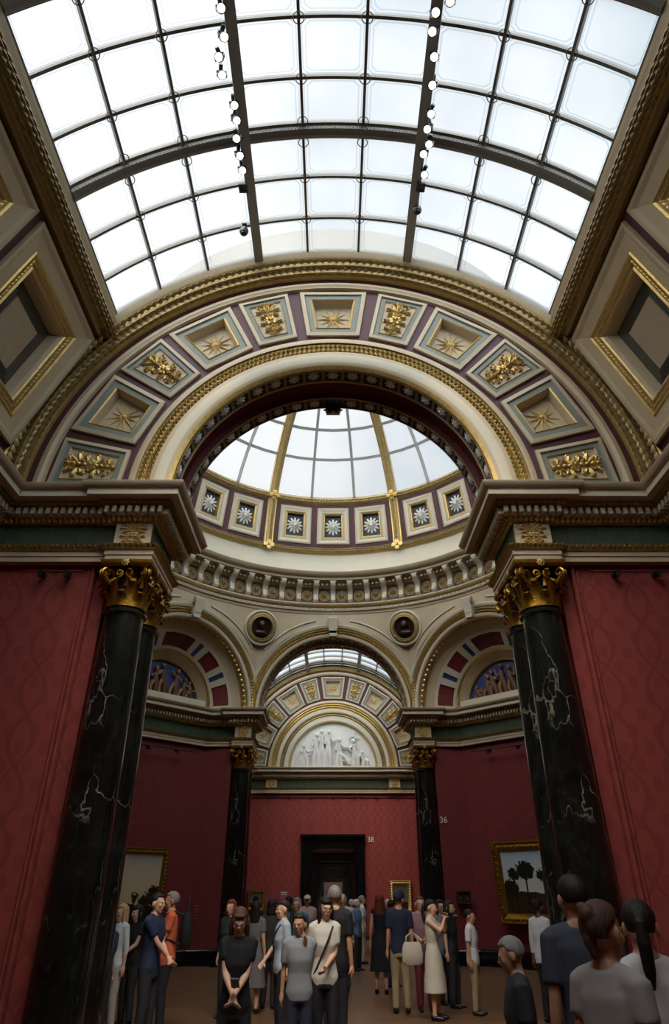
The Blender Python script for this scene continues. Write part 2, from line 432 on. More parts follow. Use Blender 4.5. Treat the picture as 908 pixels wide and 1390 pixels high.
for sgn, side in ((1, 'left'), (-1, 'right')):
    f_ = (lambda p: p) if sgn == 1 else mirror
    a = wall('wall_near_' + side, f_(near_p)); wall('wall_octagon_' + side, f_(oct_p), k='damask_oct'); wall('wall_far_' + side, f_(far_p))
    # moulding that edges the fabric panel beside the columns
    mb = MB()
    for dx, r_ in ((0, .022), (.06, .012)):
        mb.tube([(-sgn * (3.40 + dx), 8.565, .05), (-sgn * (3.40 + dx), 8.565, EYE + 3.95)], r_, 'damask', 8)
    mb.build('panel_moulding', a)
    mb = MB(); pp = near_p + oct_p[1:] + far_p[1:]
    sweep(mb, f_(pp), [(0, -EYE), (.05, -EYE), (.05, -EYE + .32), (.03, -EYE + .36), (0, -EYE + .38)], 'black_marble')
    struct(mb.build('baseboard_' + side))
# back wall behind the camera
mb = MB(); mb.box((0, YB - .1, 5.5), (10.4, .2, 11), 'damask'); struct(mb.build('wall_back'))
# end wall with the doorway
DW, DH = .93, 3.37
mb = MB(); ye = YE + .06; zt = EYE + 3.97
mb.add([(-5.1, ye, 0), (-DW, ye, 0), (-DW, ye, DH), (-5.1, ye, DH)], [(0, 1, 2, 3)], 'damask')
mb.add([(5.1, ye, 0), (DW, ye, 0), (DW, ye, DH), (5.1, ye, DH)], [(0, 1, 2, 3)], 'damask')
mb.add([(-5.1, ye, DH), (5.1, ye, DH), (5.1, ye, zt), (-5.1, ye, zt)], [(0, 1, 2, 3)], 'damask')
we = struct(mb.build('wall_end'))
for x in [-4.4 + .9 * i for i in range(10)]:
    pass
mb = MB(); mb.box((0, ye - .05, EYE + 3.80), (9.6, .03, .03), 'dark_red'); mb.build('picture_rail', we)
for i in range(9):
    mb = MB(); mb.box((-4 + i, ye - .06, EYE + 3.76), (.07, .08, .09), 'black'); mb.build('rail_bracket', we)

# ------------------------------------------------------------ entablature
ENT = [(-.14, 3.95), (.06, 3.95), (.06, 4.02), (.075, 4.03), (.075, 4.10), (.10, 4.11), (.13, 4.18), (.0, 4.19), (0, 4.55), (.05, 4.56), (.10, 4.63), (.12, 4.63), (.12, 4.75), (.22, 4.76), (.26, 4.83), (.38, 4.84), (.38, 4.93), (.41, 4.94), (.43, 4.97), (.46, 5.01), (.46, 5.03), (-.25, 5.05)]
EK = ['cream', 'cream', 'cream', 'cream', 'gold', 'dull_gold', 'cream', 'damask_green', 'gold', 'dull_gold', 'cream', 'cream', 'dull_gold', 'dull_gold', 'cream', 'ivory', 'cream', 'cream', 'cream', 'cream', 'cream']
for sgn, side in ((1, 'left'), (-1, 'right')):
    path = HP if sgn == 1 else mirror(HP)
    mb = MB(); sweep(mb, path, ENT, EK)
    tr = struct(mb.build('trim_%d' % (1 if sgn == 1 else 2)))
    mb = MB()
    for p, d, n in along(path, .17, .105):
        mb.box((0, 0, 0), (.06, .1, .1), 'cream', frame((p.x, p.y, EYE + 4.69), (d.x, d.y, 0), (n.x, n.y, 0), Z))
    mb.build('dentils', tr, False)
    mb = MB()
    for p, d, n in along(path, .235, .095):
        mb.add(*BEAD, 'gold', frame((p.x, p.y, EYE + 4.79), (d.x, d.y, 0), (-n.x * .5, -n.y * .5, .85), (n.x * .8, n.y * .8, -.4), .036, .04, .03))
    mb.build('egg_moulding', tr, False)
    mb = MB()
    for p, d, n in along(path, .08, .08):
        mb.add(*LEAF, 'gold', frame((p.x, p.y, EYE + 4.59), (d.x, d.y, 0), (n.x * .5, n.y * .5, .8), (n.x, n.y, -.4), .07, .08, .05))
    mb.build('leaf_moulding', tr, False)
    mb = MB()
    for p, d, n in along(path, .12, .075):
        mb.add(*LEAF, 'old_gold', frame((p.x, p.y, EYE + 4.145), (d.x, d.y, 0), (n.x * .3, n.y * .3, .9), (n.x, n.y, -.3), .065, .06, .05))
    mb.build('gilt_leaf_band', tr, False)
    # gilded frieze blocks over the columns
    for bx, by, ny in ((-2.88, 8.45, -1), (-2.88, 22.13, -1), (-2.9, YE - .06, -1), (-2.88, 9.67, 1), (-2.88, 23.35, 1)):
        mb = MB(); mb.box((sgn * bx, by + ny * .01, EYE + 4.37), (.52, .03, .35), 'cream')
        mb.add(*FOLI, 'bright_gilt', frame((sgn * bx, by + ny * .03, EYE + 4.37), X, Z, Y * ny, .62, .34, .3))
        mb.add([(0, 0, 0)], [], 'gold'); mb.build('frieze_block', tr, True)

# ------------------------------------------------------------ marble columns
def acanthus(r0, z0, h, w, curl):
    """one leaf rising from the bell, curling out at the tip; local: x across, y outward, z up"""
    v = []; f = []; n = 7; m_ = 5
    for i in range(n + 1):
        t = i / n; y = r0 + .02 + curl * (t ** 3) ; z = z0 + h * (t if t < .8 else .8 + .2 * math.sin((t - .8) / .2 * PI * .9) * .6)
        if t > .85: z = z0 + h * (.92 - (t - .85) * 1.0)
        ww = w * (1 - .25 * t) * (1 - .0 * t) * (1.0 if t < .7 else 1 - (t - .7) * 1.6)
        for j in range(m_):
            s_ = (j / (m_ - 1) - .5) * 2; v.append((s_ * ww / 2, y + .018 * (1 - s_ * s_) + .012 * math.sin(t * 22) * abs(s_), z))
    for i in range(n):
        for j in range(m_ - 1): a = i * m_ + j; f.append((a, a + 1, a + m_ + 1, a + m_))
    return v, f
def make_column():
    root = empty('marble_column')
    zt = EYE + 3.28; mb = MB()
    prof = [(.0, .36)] + [(.31 - .048 * (t ** 1.6), .36 + (zt - .44) * t) for t in [i / 14 for i in range(15)]]
    prof += [(.272, zt - .075), (.30, zt - .06), (.30, zt - .02), (.275, zt), (.0, zt)]
    mb.lathe((0, 0, 0), prof, 'marble', 48); mb.build('shaft', root)
    mb = MB(); mb.box((0, 0, .07), (.84, .84, .14), 'black_marble')
    mb.lathe((0, 0, 0), [(.0, .14), (.40, .14), (.42, .18), (.40, .22), (.355, .235), (.345, .27), (.36, .285), (.375, .31), (.355, .34), (.32, .355), (.0, .36)], 'black_marble', 40)
    mb.build('base', root)
    mb = MB(); H = .62
    mb.lathe((0, 0, zt), [(.0, 0), (.265, 0), (.255, .03), (.245, .2), (.25, .4), (.285, .52), (.34, .58), (.0, .58)], 'bronze', 32)
    for row, (h, cr, off, w) in enumerate(((.22, .10, 0, .165), (.40, .13, 22.5, .165))):
        lf = acanthus(.25, .02, h, w, cr)
        for i in range(8): mb.add(*lf, 'old_gold', Matrix.Translation((0, 0, zt)) @ Matrix.Rotation(R(45 * i + off), 4, 'Z'))
    lf = acanthus(.255, .30, .25, .10, .12)
    for i in range(8): mb.add(*lf, 'old_gold', Matrix.Translation((0, 0, zt)) @ Matrix.Rotation(R(45 * i + 12), 4, 'Z'))
    cap = mb.build('capital', root, ang=60)
    # volutes on the corners and small inner scrolls
    def spiral(c, d, s_, r0):
        pts = []; rr = []
        for i in range(22):
            t = i / 21; a = -PI * .5 + t * 2.6 * PI; rad = s_ * (1 - .78 * t)
            pts.append(Vector((c[0], c[1], c[2])) + Vector((d[0], d[1], 0)) * (math.cos(a) * rad) + Z * (math.sin(a) * rad)); rr.append(r0 * (1 - .45 * t))
        return pts, rr
    for i in range(4):
        a = R(45 + 90 * i); d = (math.cos(a), math.sin(a)); mb = MB(); tn = (-d[1], d[0])
        for o_ in (-.03, .03):
            c = (d[0] * .385 + tn[0] * o_, d[1] * .385 + tn[1] * o_, zt + .49)
            pts, rr = spiral(c, d, .078, .027)
            st = Vector((d[0] * .27 + tn[0] * o_ * 3, d[1] * .27 + tn[1] * o_ * 3, zt + .3))
            mb.tube([st, st.lerp(pts[0], .5) + Vector((0, 0, -.03))] + pts, [.016, .02] + rr, 'old_gold', 6)
        mb.build('volute', cap)
    for i in range(4):
        a = R(90 * i); d = Vector((math.cos(a), math.sin(a), 0)); tn = Vector((-d.y, d.x, 0)); mb = MB()
        for sg in (-1, 1):
            c = d * .31 + tn * sg * .075 + Z * (zt + .47); pts, rr = spiral(c, tn * -sg, .058, .02)
            mb.tube([d * .27 + tn * sg * .12 + Z * (zt + .3)] + pts, [.012] + rr, 'old_gold', 6)
        mb.add(*ROSE, 'gold', frame(d * .37 + Z * (zt + .61), tn, Z, d, .055, .055, .06))
        mb.build('fleuron_scroll', cap)
    mb = MB(); n = 12; ring = []
    for i in range(4):
        a0 = R(45 + 90 * i - 4); a1 = R(45 + 90 * (i + 1) - 86 + 82)
        for j in range(n):
            a = R(45 + 90 * i) + (PI / 2) * (j / n); ph = abs((j / n) - .5) * 2; rad = .365 + .135 * ph ** 2.2
            ring.append((math.cos(a) * rad, math.sin(a) * rad))
    rows = [[Vector((x * k, y * k, zt + z)) for k, z in ((.88, .575), (.97, .6), (.99, .62), (1, .665), (.6, .672))] for x, y in ring]
    mb.grid(rows, 'old_gold', True); mb.build('abacus', cap)
    return root
def copy_tree(o, parent=None):
    c = o.copy(); COL.objects.link(c)
    if parent: c.parent = parent
    for ch in o.children: copy_tree(ch, c)
    return c
col0 = make_column()
cols = [(-2.89, 8.71, 'dark green marble column with gilded capital in front on the left, against the red wall'),
        (2.89, 8.71, 'dark green marble column with gilded capital in front on the right, behind the man in grey'),
        (-2.89, 9.41, 'dark green marble column half hidden behind the big front left column'),
        (2.89, 9.41, 'dark green marble column half hidden behind the big front right column'),
        (-2.89, 22.39, 'distant dark column left of the far arch, facing the octagon'),
        (2.89, 22.39, 'distant dark column right of the far arch, facing the octagon'),
        (-2.89, 23.09, 'far left dark column tucked behind its twin, on the far gallery side of the arch'),
        (2.89, 23.09, 'far right dark column tucked behind its twin, on the far gallery side of the arch')]
for i, (x, y, lb) in enumerate(cols):
    o = col0 if i == 0 else copy_tree(col0)
    o.location = (x, y, 0); o.rotation_euler = (0, 0, R(37 * i) if False else 0); tag(o, lb, 'column', 'paired marble columns of the arches')

# ------------------------------------------------------------ galleries: lunette walls, vaults, skylights
STARS = (23.8, 56.3, 90, 123.7, 156.2); GOLDS = (7.2, 40, 72.7, 107.3, 140, 172.8)
def lunette_wall(name, y0, n, inner, tympanum=False):
    """coffered band on a wall facing n (+1/-1 along Y), arch centre at springing height"""
    C = Vector((0, y0, SP)); N = Y * n
    def P(rho, a, d=0): return C + X * (rho * math.cos(R(a))) + Z * (rho * math.sin(R(a))) + N * d
    mb = MB()
    # mouldings: outer plain arch, plum grounds
    mb.arc(C, X, Z, N, [(5.15, 0), (4.55, 0), (4.54, .04), (4.50, .05), (4.49, .075), (4.44, .085), (4.40, .06), (4.38, .06), (4.37, .0)], ['plum'] + ['cream'] * 7, -3, 183, 90)
    cells = sorted([(a, 8.15, 's') for a in STARS] + [(a, 6.1, 'g') for a in GOLDS])
    bounds = [-3] + [(cells[i][0] + cells[i][1] + cells[i + 1][0] - cells[i + 1][1]) / 2 for i in range(len(cells) - 1)] + [183]
    quads = []
    for i, (a, h, kd) in enumerate(cells):
        b0, b1 = bounds[i], bounds[i + 1]; qd = [P(3.22, a - h), P(3.22, a + h), P(4.32 / math.cos(R(h * .0)), a + h), P(4.32, a - h)]
        n_ = 6
        def lerp(p, q_, t): return p + (q_ - p) * t
        inn0 = [P(3.12, b0 + (b1 - b0) * t / n_) for t in range(n_ + 1)]; out0 = [P(4.38, b0 + (b1 - b0) * t / n_) for t in range(n_ + 1)]
        mb.grid([[inn0[t], lerp(qd[0], qd[1], t / n_)] for t in range(n_ + 1)], 'plum'); mb.grid([[out0[t], lerp(qd[3], qd[2], t / n_)] for t in range(n_ + 1)], 'plum')
        mb.add([inn0[0], qd[0], qd[3], out0[0]], [(0, 1, 2, 3)], 'plum'); mb.add([inn0[-1], qd[1], qd[2], out0[-1]], [(0, 1, 2, 3)], 'plum')
        quads.append((a, kd, qd))
    if inner == 'open':
        mb.arc(C, X, Z, N, [(3.12, 0), (3.10, .05), (3.04, .08), (2.99, .075), (2.99, .045), (2.77, .045), (2.77, .075), (2.70, .085), (2.55, .07), (2.50, .04), (2.45, .0)],
               ['cream', 'cream', 'cream', 'gold', 'dull_gold', 'gold', 'cream', 'ivory', 'cream', 'gold'], -2, 182, 90)
    else:
        mb.arc(C, X, Z, N, [(3.12, 0), (3.10, .05), (3.0, .07), (2.97, .05), (2.71, .05), (2.70, .07), (2.56, .07), (2.53, .04), (2.36, .04), (2.34, .08), (2.16, .07), (2.12, .08), (2.05, .06), (2.02, -.05), (0, -.05)],
               ['cream', 'cream', 'gold', 'gold', 'gold', 'ivory', 'cream', 'dull_gold', 'gold', 'ivory', 'cream', 'gold', 'cream', 'white'], 0, 180, 90)
    w = struct(mb.build(name))
    for a, kd, qd in quads:
        m2 = MB()
        if kd == 's':
            st = [(0, 0, 'cream'), (.0, .05, 'cream'), (.07, .06, 'cream'), (.09, .03, 'grey_green'), (.17, .03, 'grey_green'), (.185, .045, 'gold'), (.205, .03, 'gold'), (.24, -.12, 'cream'), (.30, -.12, 'cream')]
        else:
            st = [(0, 0, 'cream'), (.0, .05, 'cream'), (.06, .06, 'cream'), (.08, .03, 'grey_green'), (.14, .03, 'grey_green'), (.15, .05, 'gold'), (.17, .02, 'cream'), (.19, .02, 'cream')]
        o_, ax, ay, nn, q2 = nested(m2, qd, st, C + N * 5)
        pn = m2.build('star_coffer' if kd == 's' else 'gilt_panel', w)
        rad = (C - o_).normalized(); tn = rad.cross(nn)
        m3 = MB()
        if kd == 's': m3.add(*STAR, 'bright_gilt', frame(o_ + nn * .008, tn, rad, nn, .36)); m3.build('star', pn, False)
        else:
            m3.add(*FOLI, 'gold', frame(o_ + nn * .003 - rad * 0, tn, -rad, nn, .70, .80, .55)); m3.build('foliage_relief', pn)
    # guilloche and laurel
    m2 = MB()
    if inner == 'open':
        for rr in (2.83, 2.93):
            cnt = int(rr * PI / .082)
            for i in range(cnt):
                a = 180 * (i + .5) / cnt; e = P(1, a) - C; t = e.cross(N)
                m2.add(*RING, 'gold', frame(P(rr, a, .055), t, e, N, .044, .044, .05)); m2.add(*BEAD, 'gold', frame(P(rr, a, .045), t, e, N, .018, .018, .03))
        m2.build('guilloche_ring', w)
    else:
        for rr, s_, kk in ((2.84, .11, 'gold'), (2.45, .11, 'dull_gold')):
            cnt = int(rr * PI / .1)
            for i in range(cnt):
                a = 180 * (i + .5) / cnt; e = P(1, a) - C; t = e.cross(N); sg = 1 if a < 90 else -1
                for o_ in (-.5, .5): m2.add(*LEAF, kk, frame(P(rr + o_ * s_, a, .045), e, -t * sg, N, s_, s_, .08))
        m2.build('gilt_leaf_ring', w)
    # laurel rope where the wall meets the vault
    m2 = MB(); m2.arc(C, X, Z, N, [(4.63, .0), (4.66, .05), (4.76, .06), (4.78, .02), (4.84, .0), (4.9, .0), (5.1, .0)] if inner == 'closed' else [(4.66, .0), (4.68, .09), (4.74, .17), (4.84, .2), (4.93, .19), (5.0, .25), (5.1, .3)], ['gold', 'dull_gold', 'dull_gold', 'dull_gold', 'gold', 'cream'], -3, 183, 90)
    cnt = 118 if inner == 'open' else 0
    for i in range(cnt):
        a = 180 * (i + .5) / cnt; e = P(1, a) - C; t = e.cross(N); sg = 1 if a < 90 else -1
        for o_, dd in ((-.1, .165), (0, .225), (.1, .26)):
            nn = (N * .9 - e * (.5 - o_ * 4)).normalized()
            m2.add(*LEAF, 'dull_gold', frame(P(4.8 + o_, a + (.35 if o_ == 0 else 0), dd - .02), nn.cross(-t * sg), -t * sg, nn, .12, .13, .14))
    m2.build('laurel_rope', w)
    return w, C, N
BARA = [42.6 + (94.8 / 9) * i for i in range(10)]
def gallery(y0, y1, idx, flip, RS=5.25):
    """barrel vault between lunette planes y0 < y1; bay rhythm starts at the octagon end"""
    def P(rho, a, y): return Vector((rho * math.cos(R(a)), y, SP + rho * math.sin(R(a))))
    ys = (lambda t: y1 - t) if not flip else (lambda t: y0 + t)
    L = y1 - y0
    mb = MB(); yy = (y0, y1)
    cl = MB()
    bays = [(.22, 2.69)] + [(2.69 + 2.42 * i, 2.69 + 2.42 * (i + 1)) for i in range(3)]; bays.append((bays[-1][1], L - .2))
    for sd in (0, 1):
        A = (lambda a: a) if sd == 0 else (lambda a: 180 - a)
        # springing strip, plum ground either side of the coffers, laurel band, skylight curb
        cl.grid([[P(5.0, A(a), y) for a in (-3, 3, 7)] for y in yy], ['cream', 'plum'])
        m2 = MB()
        m2.grid([[P(r_, A(a), y) for r_, a in ((5.0, 36), (4.93, 36.3), (4.93, 37.0), (4.88, 37.3), (4.84, 38.6), (4.9, 39.7), (4.95, 39.9), (4.98, 40.4), (5.0, 41.4), (RS - .15, 41.9), (RS - .13, 42.5), (RS + .05, 42.6))] for y in yy],
                ['gold', 'cream', 'gold', 'dull_gold', 'dull_gold', 'gold', 'cream', 'cream', 'cream', 'cream', 'cream'])
        cnt = int(L / .125)
        for i in range(cnt):
            y = y0 + L * (i + .5) / cnt; 
            for k_, a in enumerate((37.5, 38.15, 38.8, 39.45)):
                e = (P(1, A(a), 0) - Vector((0, 0, SP))); tt = Y.cross(-e)
                m2.add(*LEAF, 'dull_gold', frame(P(4.85 if k_ in (0, 3) else 4.81, A(a), y + (.05 if k_ % 2 else 0)), tt, Y if not flip else -Y, -e, .07, .11, .13))
        cl_b = m2
        for (t0, t1) in bays:
            ya, yb = ys(t0), ys(t1)
            c4 = [P(5.0, A(7), ya), P(5.0, A(36), ya), P(5.0, A(36), yb), P(5.0, A(7), yb)]
            nested(cl, c4, [(0, 0, 'plum'), (.08, 0, 'plum'), (.085, .06, 'cream'), (.14, .06, 'cream'), (.2, .03, 'cream'), (.38, .0, 'cream'), (.40, .02, 'gold'), (.43, .0, 'gold'), (.53, -.03, 'dull_gold'), (.56, -.01, 'gold'), (.58, -.03, 'gold'), (.62, -.08, 'cream'), (.66, -.22, 'cream'), (.67, -.22, 'black'), (.86, -.22, 'black'), (.865, -.2, 'vent_panel')], (0, (ya + yb) / 2, SP))
            o_ = sum(c4, Vector()) / 4; ax = (c4[1] - c4[0]).normalized(); ay = Y; nn = (Vector((0, o_.y, SP)) - o_).normalized()
            # leaf border round the coffer
            hw = (c4[1] - c4[0]).length / 2 - .48; hh = abs(yb - ya) / 2 - .48
            for (ca, cb, L2, ex, ey) in ((ax * hw, None, hh, ay, ax), (-ax * hw, None, hh, ay, ax), (ay * hh, None, hw, ax, ay), (-ay * hh, None, hw, ax, ay)):
                c_ = int(2 * L2 / .07)
                for i in range(c_): cl_b.add(*LEAF, 'gold', frame(o_ + ca + ex * (-L2 + 2 * L2 * (i + .5) / c_) - nn * .025, ey, ex, nn, .06, .07, .06))
            # fine louvres of the dark surround
            for q_ in range(8):
                for sg in (-1, 1):
                    u = (c4[1] - c4[0]).length / 2 - .69 - q_ * .022; w_ = abs(yb - ya) / 2 - .69 - q_ * .022
                    if u > 0 and w_ > 0:
                        T = frame(o_ - nn * .21, ax, ay, nn)
                        cl_b.box((sg * u, 0, 0), (.006, 2 * w_, .012), 'steel', T); cl_b.box((0, sg * w_, 0), (2 * u, .006, .012), 'steel', T)
        if sd == 0: ms = [m2]
        else: ms.append(m2)
    ce = struct(cl.build('ceiling_%d' % idx if False else 'ceiling'))
    for m2 in ms: m2.build('gilt_vault_band', ce)
    # crown strips of vault at both gallery ends
    m2 = MB()
    for ya, yb in (((y0, y0 + .2), (y1, y1 - .2)) if not flip else ((y0, y0 + .2),)):
        m2.grid([[P(5.0, a, ya), P(5.02, a, yb), P(RS, a, yb)] for a in [41 + 98 * i / 40 for i in range(41)]], 'cream')
    m2.build('skylight_curb', ce)
    # roof shell outside, so that daylight only enters by the glass
    m2 = MB()
    for a0, a1 in ((-12, 41.5), (138.5, 192)): m2.grid([[P(5.45, a0 + (a1 - a0) * i / 8, y) for y in (y0 - .3, y1 + .3)] for i in range(9)], 'steel')
    m2.build('outer_roof', ce)
    # skylight
    win = empty('window_%d' % idx); struct(win)
    rib = [2.55 + 2.42 * i for i in range(4)]
    ts = [.15, .93, 1.7] + [2.55] ; 
    allt = [.15]
    for i, r_ in enumerate(rib):
        p_ = allt[-1] if i else .15
        allt += [p_ + (r_ - p_) / 3, p_ + 2 * (r_ - p_) / 3, r_]
    allt.append(L - .15) if L - .15 - allt[-1] < 1 else allt.extend([(allt[-1] + L - .15) / 2, L - .15])
    v = []; f = []; uv = []
    for i in range(9):
        for t0, t1 in zip(allt, allt[1:]):
            n_ = 3
            for s_ in range(n_):
                a0 = BARA[i] + (BARA[i + 1] - BARA[i]) * s_ / n_; a1 = BARA[i] + (BARA[i + 1] - BARA[i]) * (s_ + 1) / n_; o = len(v)
                v += [P(RS, a0, ys(t0)), P(RS, a1, ys(t0)), P(RS, a1, ys(t1)), P(RS, a0, ys(t1))]; f.append((o, o + 1, o + 2, o + 3))
                uv += [(s_ / n_, 0), ((s_ + 1) / n_, 0), ((s_ + 1) / n_, 1), (s_ / n_, 1)]
    obj_raw('glass', v, f, ['glass'], None, win, False, uv)
    def archbar(t, w_, d, k, name, prof=None):
        m_ = MB(); C = Vector((0, ys(t), SP)); pr = [(p[0] - 5.25 + RS, p[1]) for p in (prof or [(5.3, -w_), (5.24 - d, -w_), (5.24 - d, w_), (5.3, w_)])]
        m_.arc(C, X, Z, Y, pr, k, 42.6, 137.4, 60); return m_.build(name, win, ang=30)
    for t in allt:
        if any(abs(t - r_) < .01 for r_ in rib):
            o = archbar(t, .12, 0, 'steel', 'arched_rib', [(5.3, -.13), (5.2, -.13), (5.19, -.09), (5.12, -.08), (5.1, -.05), (5.08, 0), (5.1, .05), (5.12, .08), (5.19, .09), (5.2, .13), (5.3, .13)])
            m_ = MB()
            for i in range(150):
                a = 42.6 + 94.8 * (i + .5) / 150; e = P(1, a, 0) - Vector((0, 0, SP))
                for sg in (-1, 1): m_.add(*BEAD, 'bar_light', frame(P(RS - .1, a, ys(t) + sg * .08), e.cross(Y), Y, -e, .018, .018, .02))
            m_.build('beading', o, False)
        elif t in (allt[0], allt[-1]):
            archbar(t, .06, .06, 'steel', 'end_rib')
            m_ = MB()
            for i in range(150):
                a = 42.6 + 94.8 * (i + .5) / 150; e = P(1, a, 0) - Vector((0, 0, SP))
                m_.add(*BEAD, 'bar_light', frame(P(RS - .1, a, ys(t) + (-.04 if not flip else .04)), e.cross(Y), Y, -e, .02, .02, .03))
            m_.build('beading', win, False)
        else: archbar(t, .022, .05, 'steel', 'glazing_bar')
    for i, a in enumerate(BARA):
        e = P(1, a, 0) - Vector((0, 0, SP)); tt = Y.cross(e); big = i in (3, 6)
        w_ = .05 if big else (.04 if i in (0, 9) else .02); m_ = MB()
        T = frame((0, 0, SP), tt, Y, e)
        m_.box((0, (y0 + y1) / 2, RS - .03 if not big else RS - .08), (w_ * 2, L - .2, .1 if not big else .22), 'steel', T)
        if big: m_.box((0, (y0 + y1) / 2, RS - .2), (w_ * 3.2, L - .2, .03), 'bar_light', T)
        o = m_.build('long_bar', win)
        if not big and i not in (0, 9) and not flip:
            m_ = MB()
            for t in allt[1:-1]:
                offs = (0,) if not any(abs(t - r_) < .01 for r_ in rib) else (-.17, .17)
                for of in offs: m_.add(*ring_unit(14, 4, .93, .09), 'steel', frame(P(5.17, a, ys(t) + of), tt, Y, e, .085, .085, .12))
            m_.build('joint_ring', o)
    return win
wn_, Cn, Nn = lunette_wall('wall_arch_near', YN, -1, 'open')
gallery(YB, YN, 1, False)
wf_, Cf, Nf = lunette_wall('wall_arch_far', YF, 1, 'open')
gallery(YF, YE, 2, True, 4.93)
wl_, Cl, Nl = lunette_wall('wall_lunette_end', YE, -1, 'closed')
lunette_wall('wall_lunette_back', YB, 1, 'closed')

# ------------------------------------------------------------ octagon: arches, soffits, niches, spandrels
def side_frame(az):
    n = Vector((math.cos(R(az)), math.sin(R(az)), 0)); t = Vector((-n.y, n.x, 0))
    return Vector((n.x * AP, CY + n.y * AP, SP)), t, n
def archivolt(az, w):
    C, t, n = side_frame(az); N = -n; m2 = MB()
    m2.arc(C, t, Z, N, [(2.42, -.05), (2.45, .0), (2.48, .03), (2.56, .05), (2.58, .02), (2.76, .02), (2.78, .05), (2.80, .07), (2.88, .09), (2.93, .05), (2.95, -.08)],
           ['gold', 'cream', 'ivory', 'gold', 'dull_gold', 'gold', 'cream', 'ivory', 'cream', 'cream'], -3, 183, 72)
    cnt = 84
    for i in range(cnt):
        a = 180 * (i + .5) / cnt; e = t * math.cos(R(a)) + Z * math.sin(R(a)); d = e.cross(N) * (1 if a < 90 else -1)
        for o_ in (-.045, .045): m2.add(*LEAF, 'gold', frame(C + e * (2.67 + o_) + N * .03, e, -d, N, .09, .12, .11))
    m2.build('archivolt', w)
    # scrolled keystone
    m2 = MB(); T = frame(C + Z * 2.74 + N * .08, t, N, Z, 1.25)
    rows = [[Vector(((-1 if j in (0, 3) else 1) * 0 + sx_ * w_, yy, zz)) for sx_, in ((-1,), (1,))] for (w_, yy, zz) in ((.13, .12, .30), (.14, .2, .26), (.13, .16, .1), (.11, .1, -.08), (.1, .1, -.2), (.1, -.1, -.24)) for j in (0,)]
    m2.grid(rows, 'ivory', T=T)
    for w_, yy, zz, s2 in ((.14, .1, .22, .09), (.105, .05, -.17, .055)):
        for sg in (-1, 1): m2.add(*RING, 'ivory', frame(T @ Vector((sg * w_, yy, zz)), N, Z, t, s2, s2, .05))
        m2.lathe((0, 0, 0), [(.001, 0)], 'ivory', 3) if False else None
        v = []; 
        for k_ in range(12): a = 2 * PI * k_ / 12; v += [T @ Vector((-w_, yy + s2 * math.cos(a), zz + s2 * math.sin(a))), T @ Vector((w_, yy + s2 * math.cos(a), zz + s2 * math.sin(a)))]
        m2.add(v, [(2 * k_, 2 * k_ + 1, (2 * k_ + 3) % 24, (2 * k_ + 2) % 24) for k_ in range(12)], 'ivory')
    m2.box((0, .02, .02), (.2, .16, .5), 'ivory', T)
    m2.build('keystone', w)
def soffit(w, y_a, y_b):
    """soffit of a gallery arch between the planes y_a (gallery face) and y_b (octagon face)"""
    s_ = 1 if y_b > y_a else -1; C = Vector((0, y_a, SP)); N = Y * s_; D = abs(y_b - y_a)
    m2 = MB()
    m2.arc(C, X, Z, N, [(2.45, 0), (2.44, .02), (2.47, .03), (2.47, .29), (2.43, .30), (2.43, .33), (2.54, .35), (2.54, D - .35), (2.43, D - .33), (2.43, D - .30), (2.47, D - .29), (2.47, D - .03), (2.44, D - .02), (2.45, D)],
           ['gold', 'gold', 'cream', 'cream', 'gold', 'cream', 'dark_red', 'dark_red', 'cream', 'gold', 'cream', 'cream', 'gold'], -2, 182, 92)
    m2.build('soffit', w)
    m2 = MB(); nn = 23
    for d0 in (.16, D - .16):
        for i in range(nn):
            a = 180 * (i + .5) / nn; h = 90 / nn - .25
            def P(aa, dd, rr=2.455): return C + (X * math.cos(R(aa)) + Z * math.sin(R(aa))) * rr + N * dd
            c4 = [P(a - h, d0 - .125), P(a + h, d0 - .125), P(a + h, d0 + .125), P(a - h, d0 + .125)]
            o_, ax, ay, nz2, _ = nested(m2, c4, [(0, 0, 'dull_gold'), (0, .02, 'dull_gold'), (.02, .02, 'dull_gold'), (.03, 0, 'navy'), (.035, 0, 'navy')], (0, y_a, SP))
            m2.add(*ROSE, 'white', frame(o_, ax, ay, nz2, .10, .10, .09))
    m2.build('rosette_coffers', w, False)
for w_, ya, yb, az in ((wn_, YN, CY - AP, 270), (wf_, YF, CY + AP, 90)):
    soffit(w_, ya, yb); archivolt(az, w_)
m2 = MB(); m2.add(*FLOWER, 'bronze', frame((0, CY - AP - .1, SP + 2.42), X, Y, -Z, .2, .2, .3)); m2.build('pendant_boss', wn_)

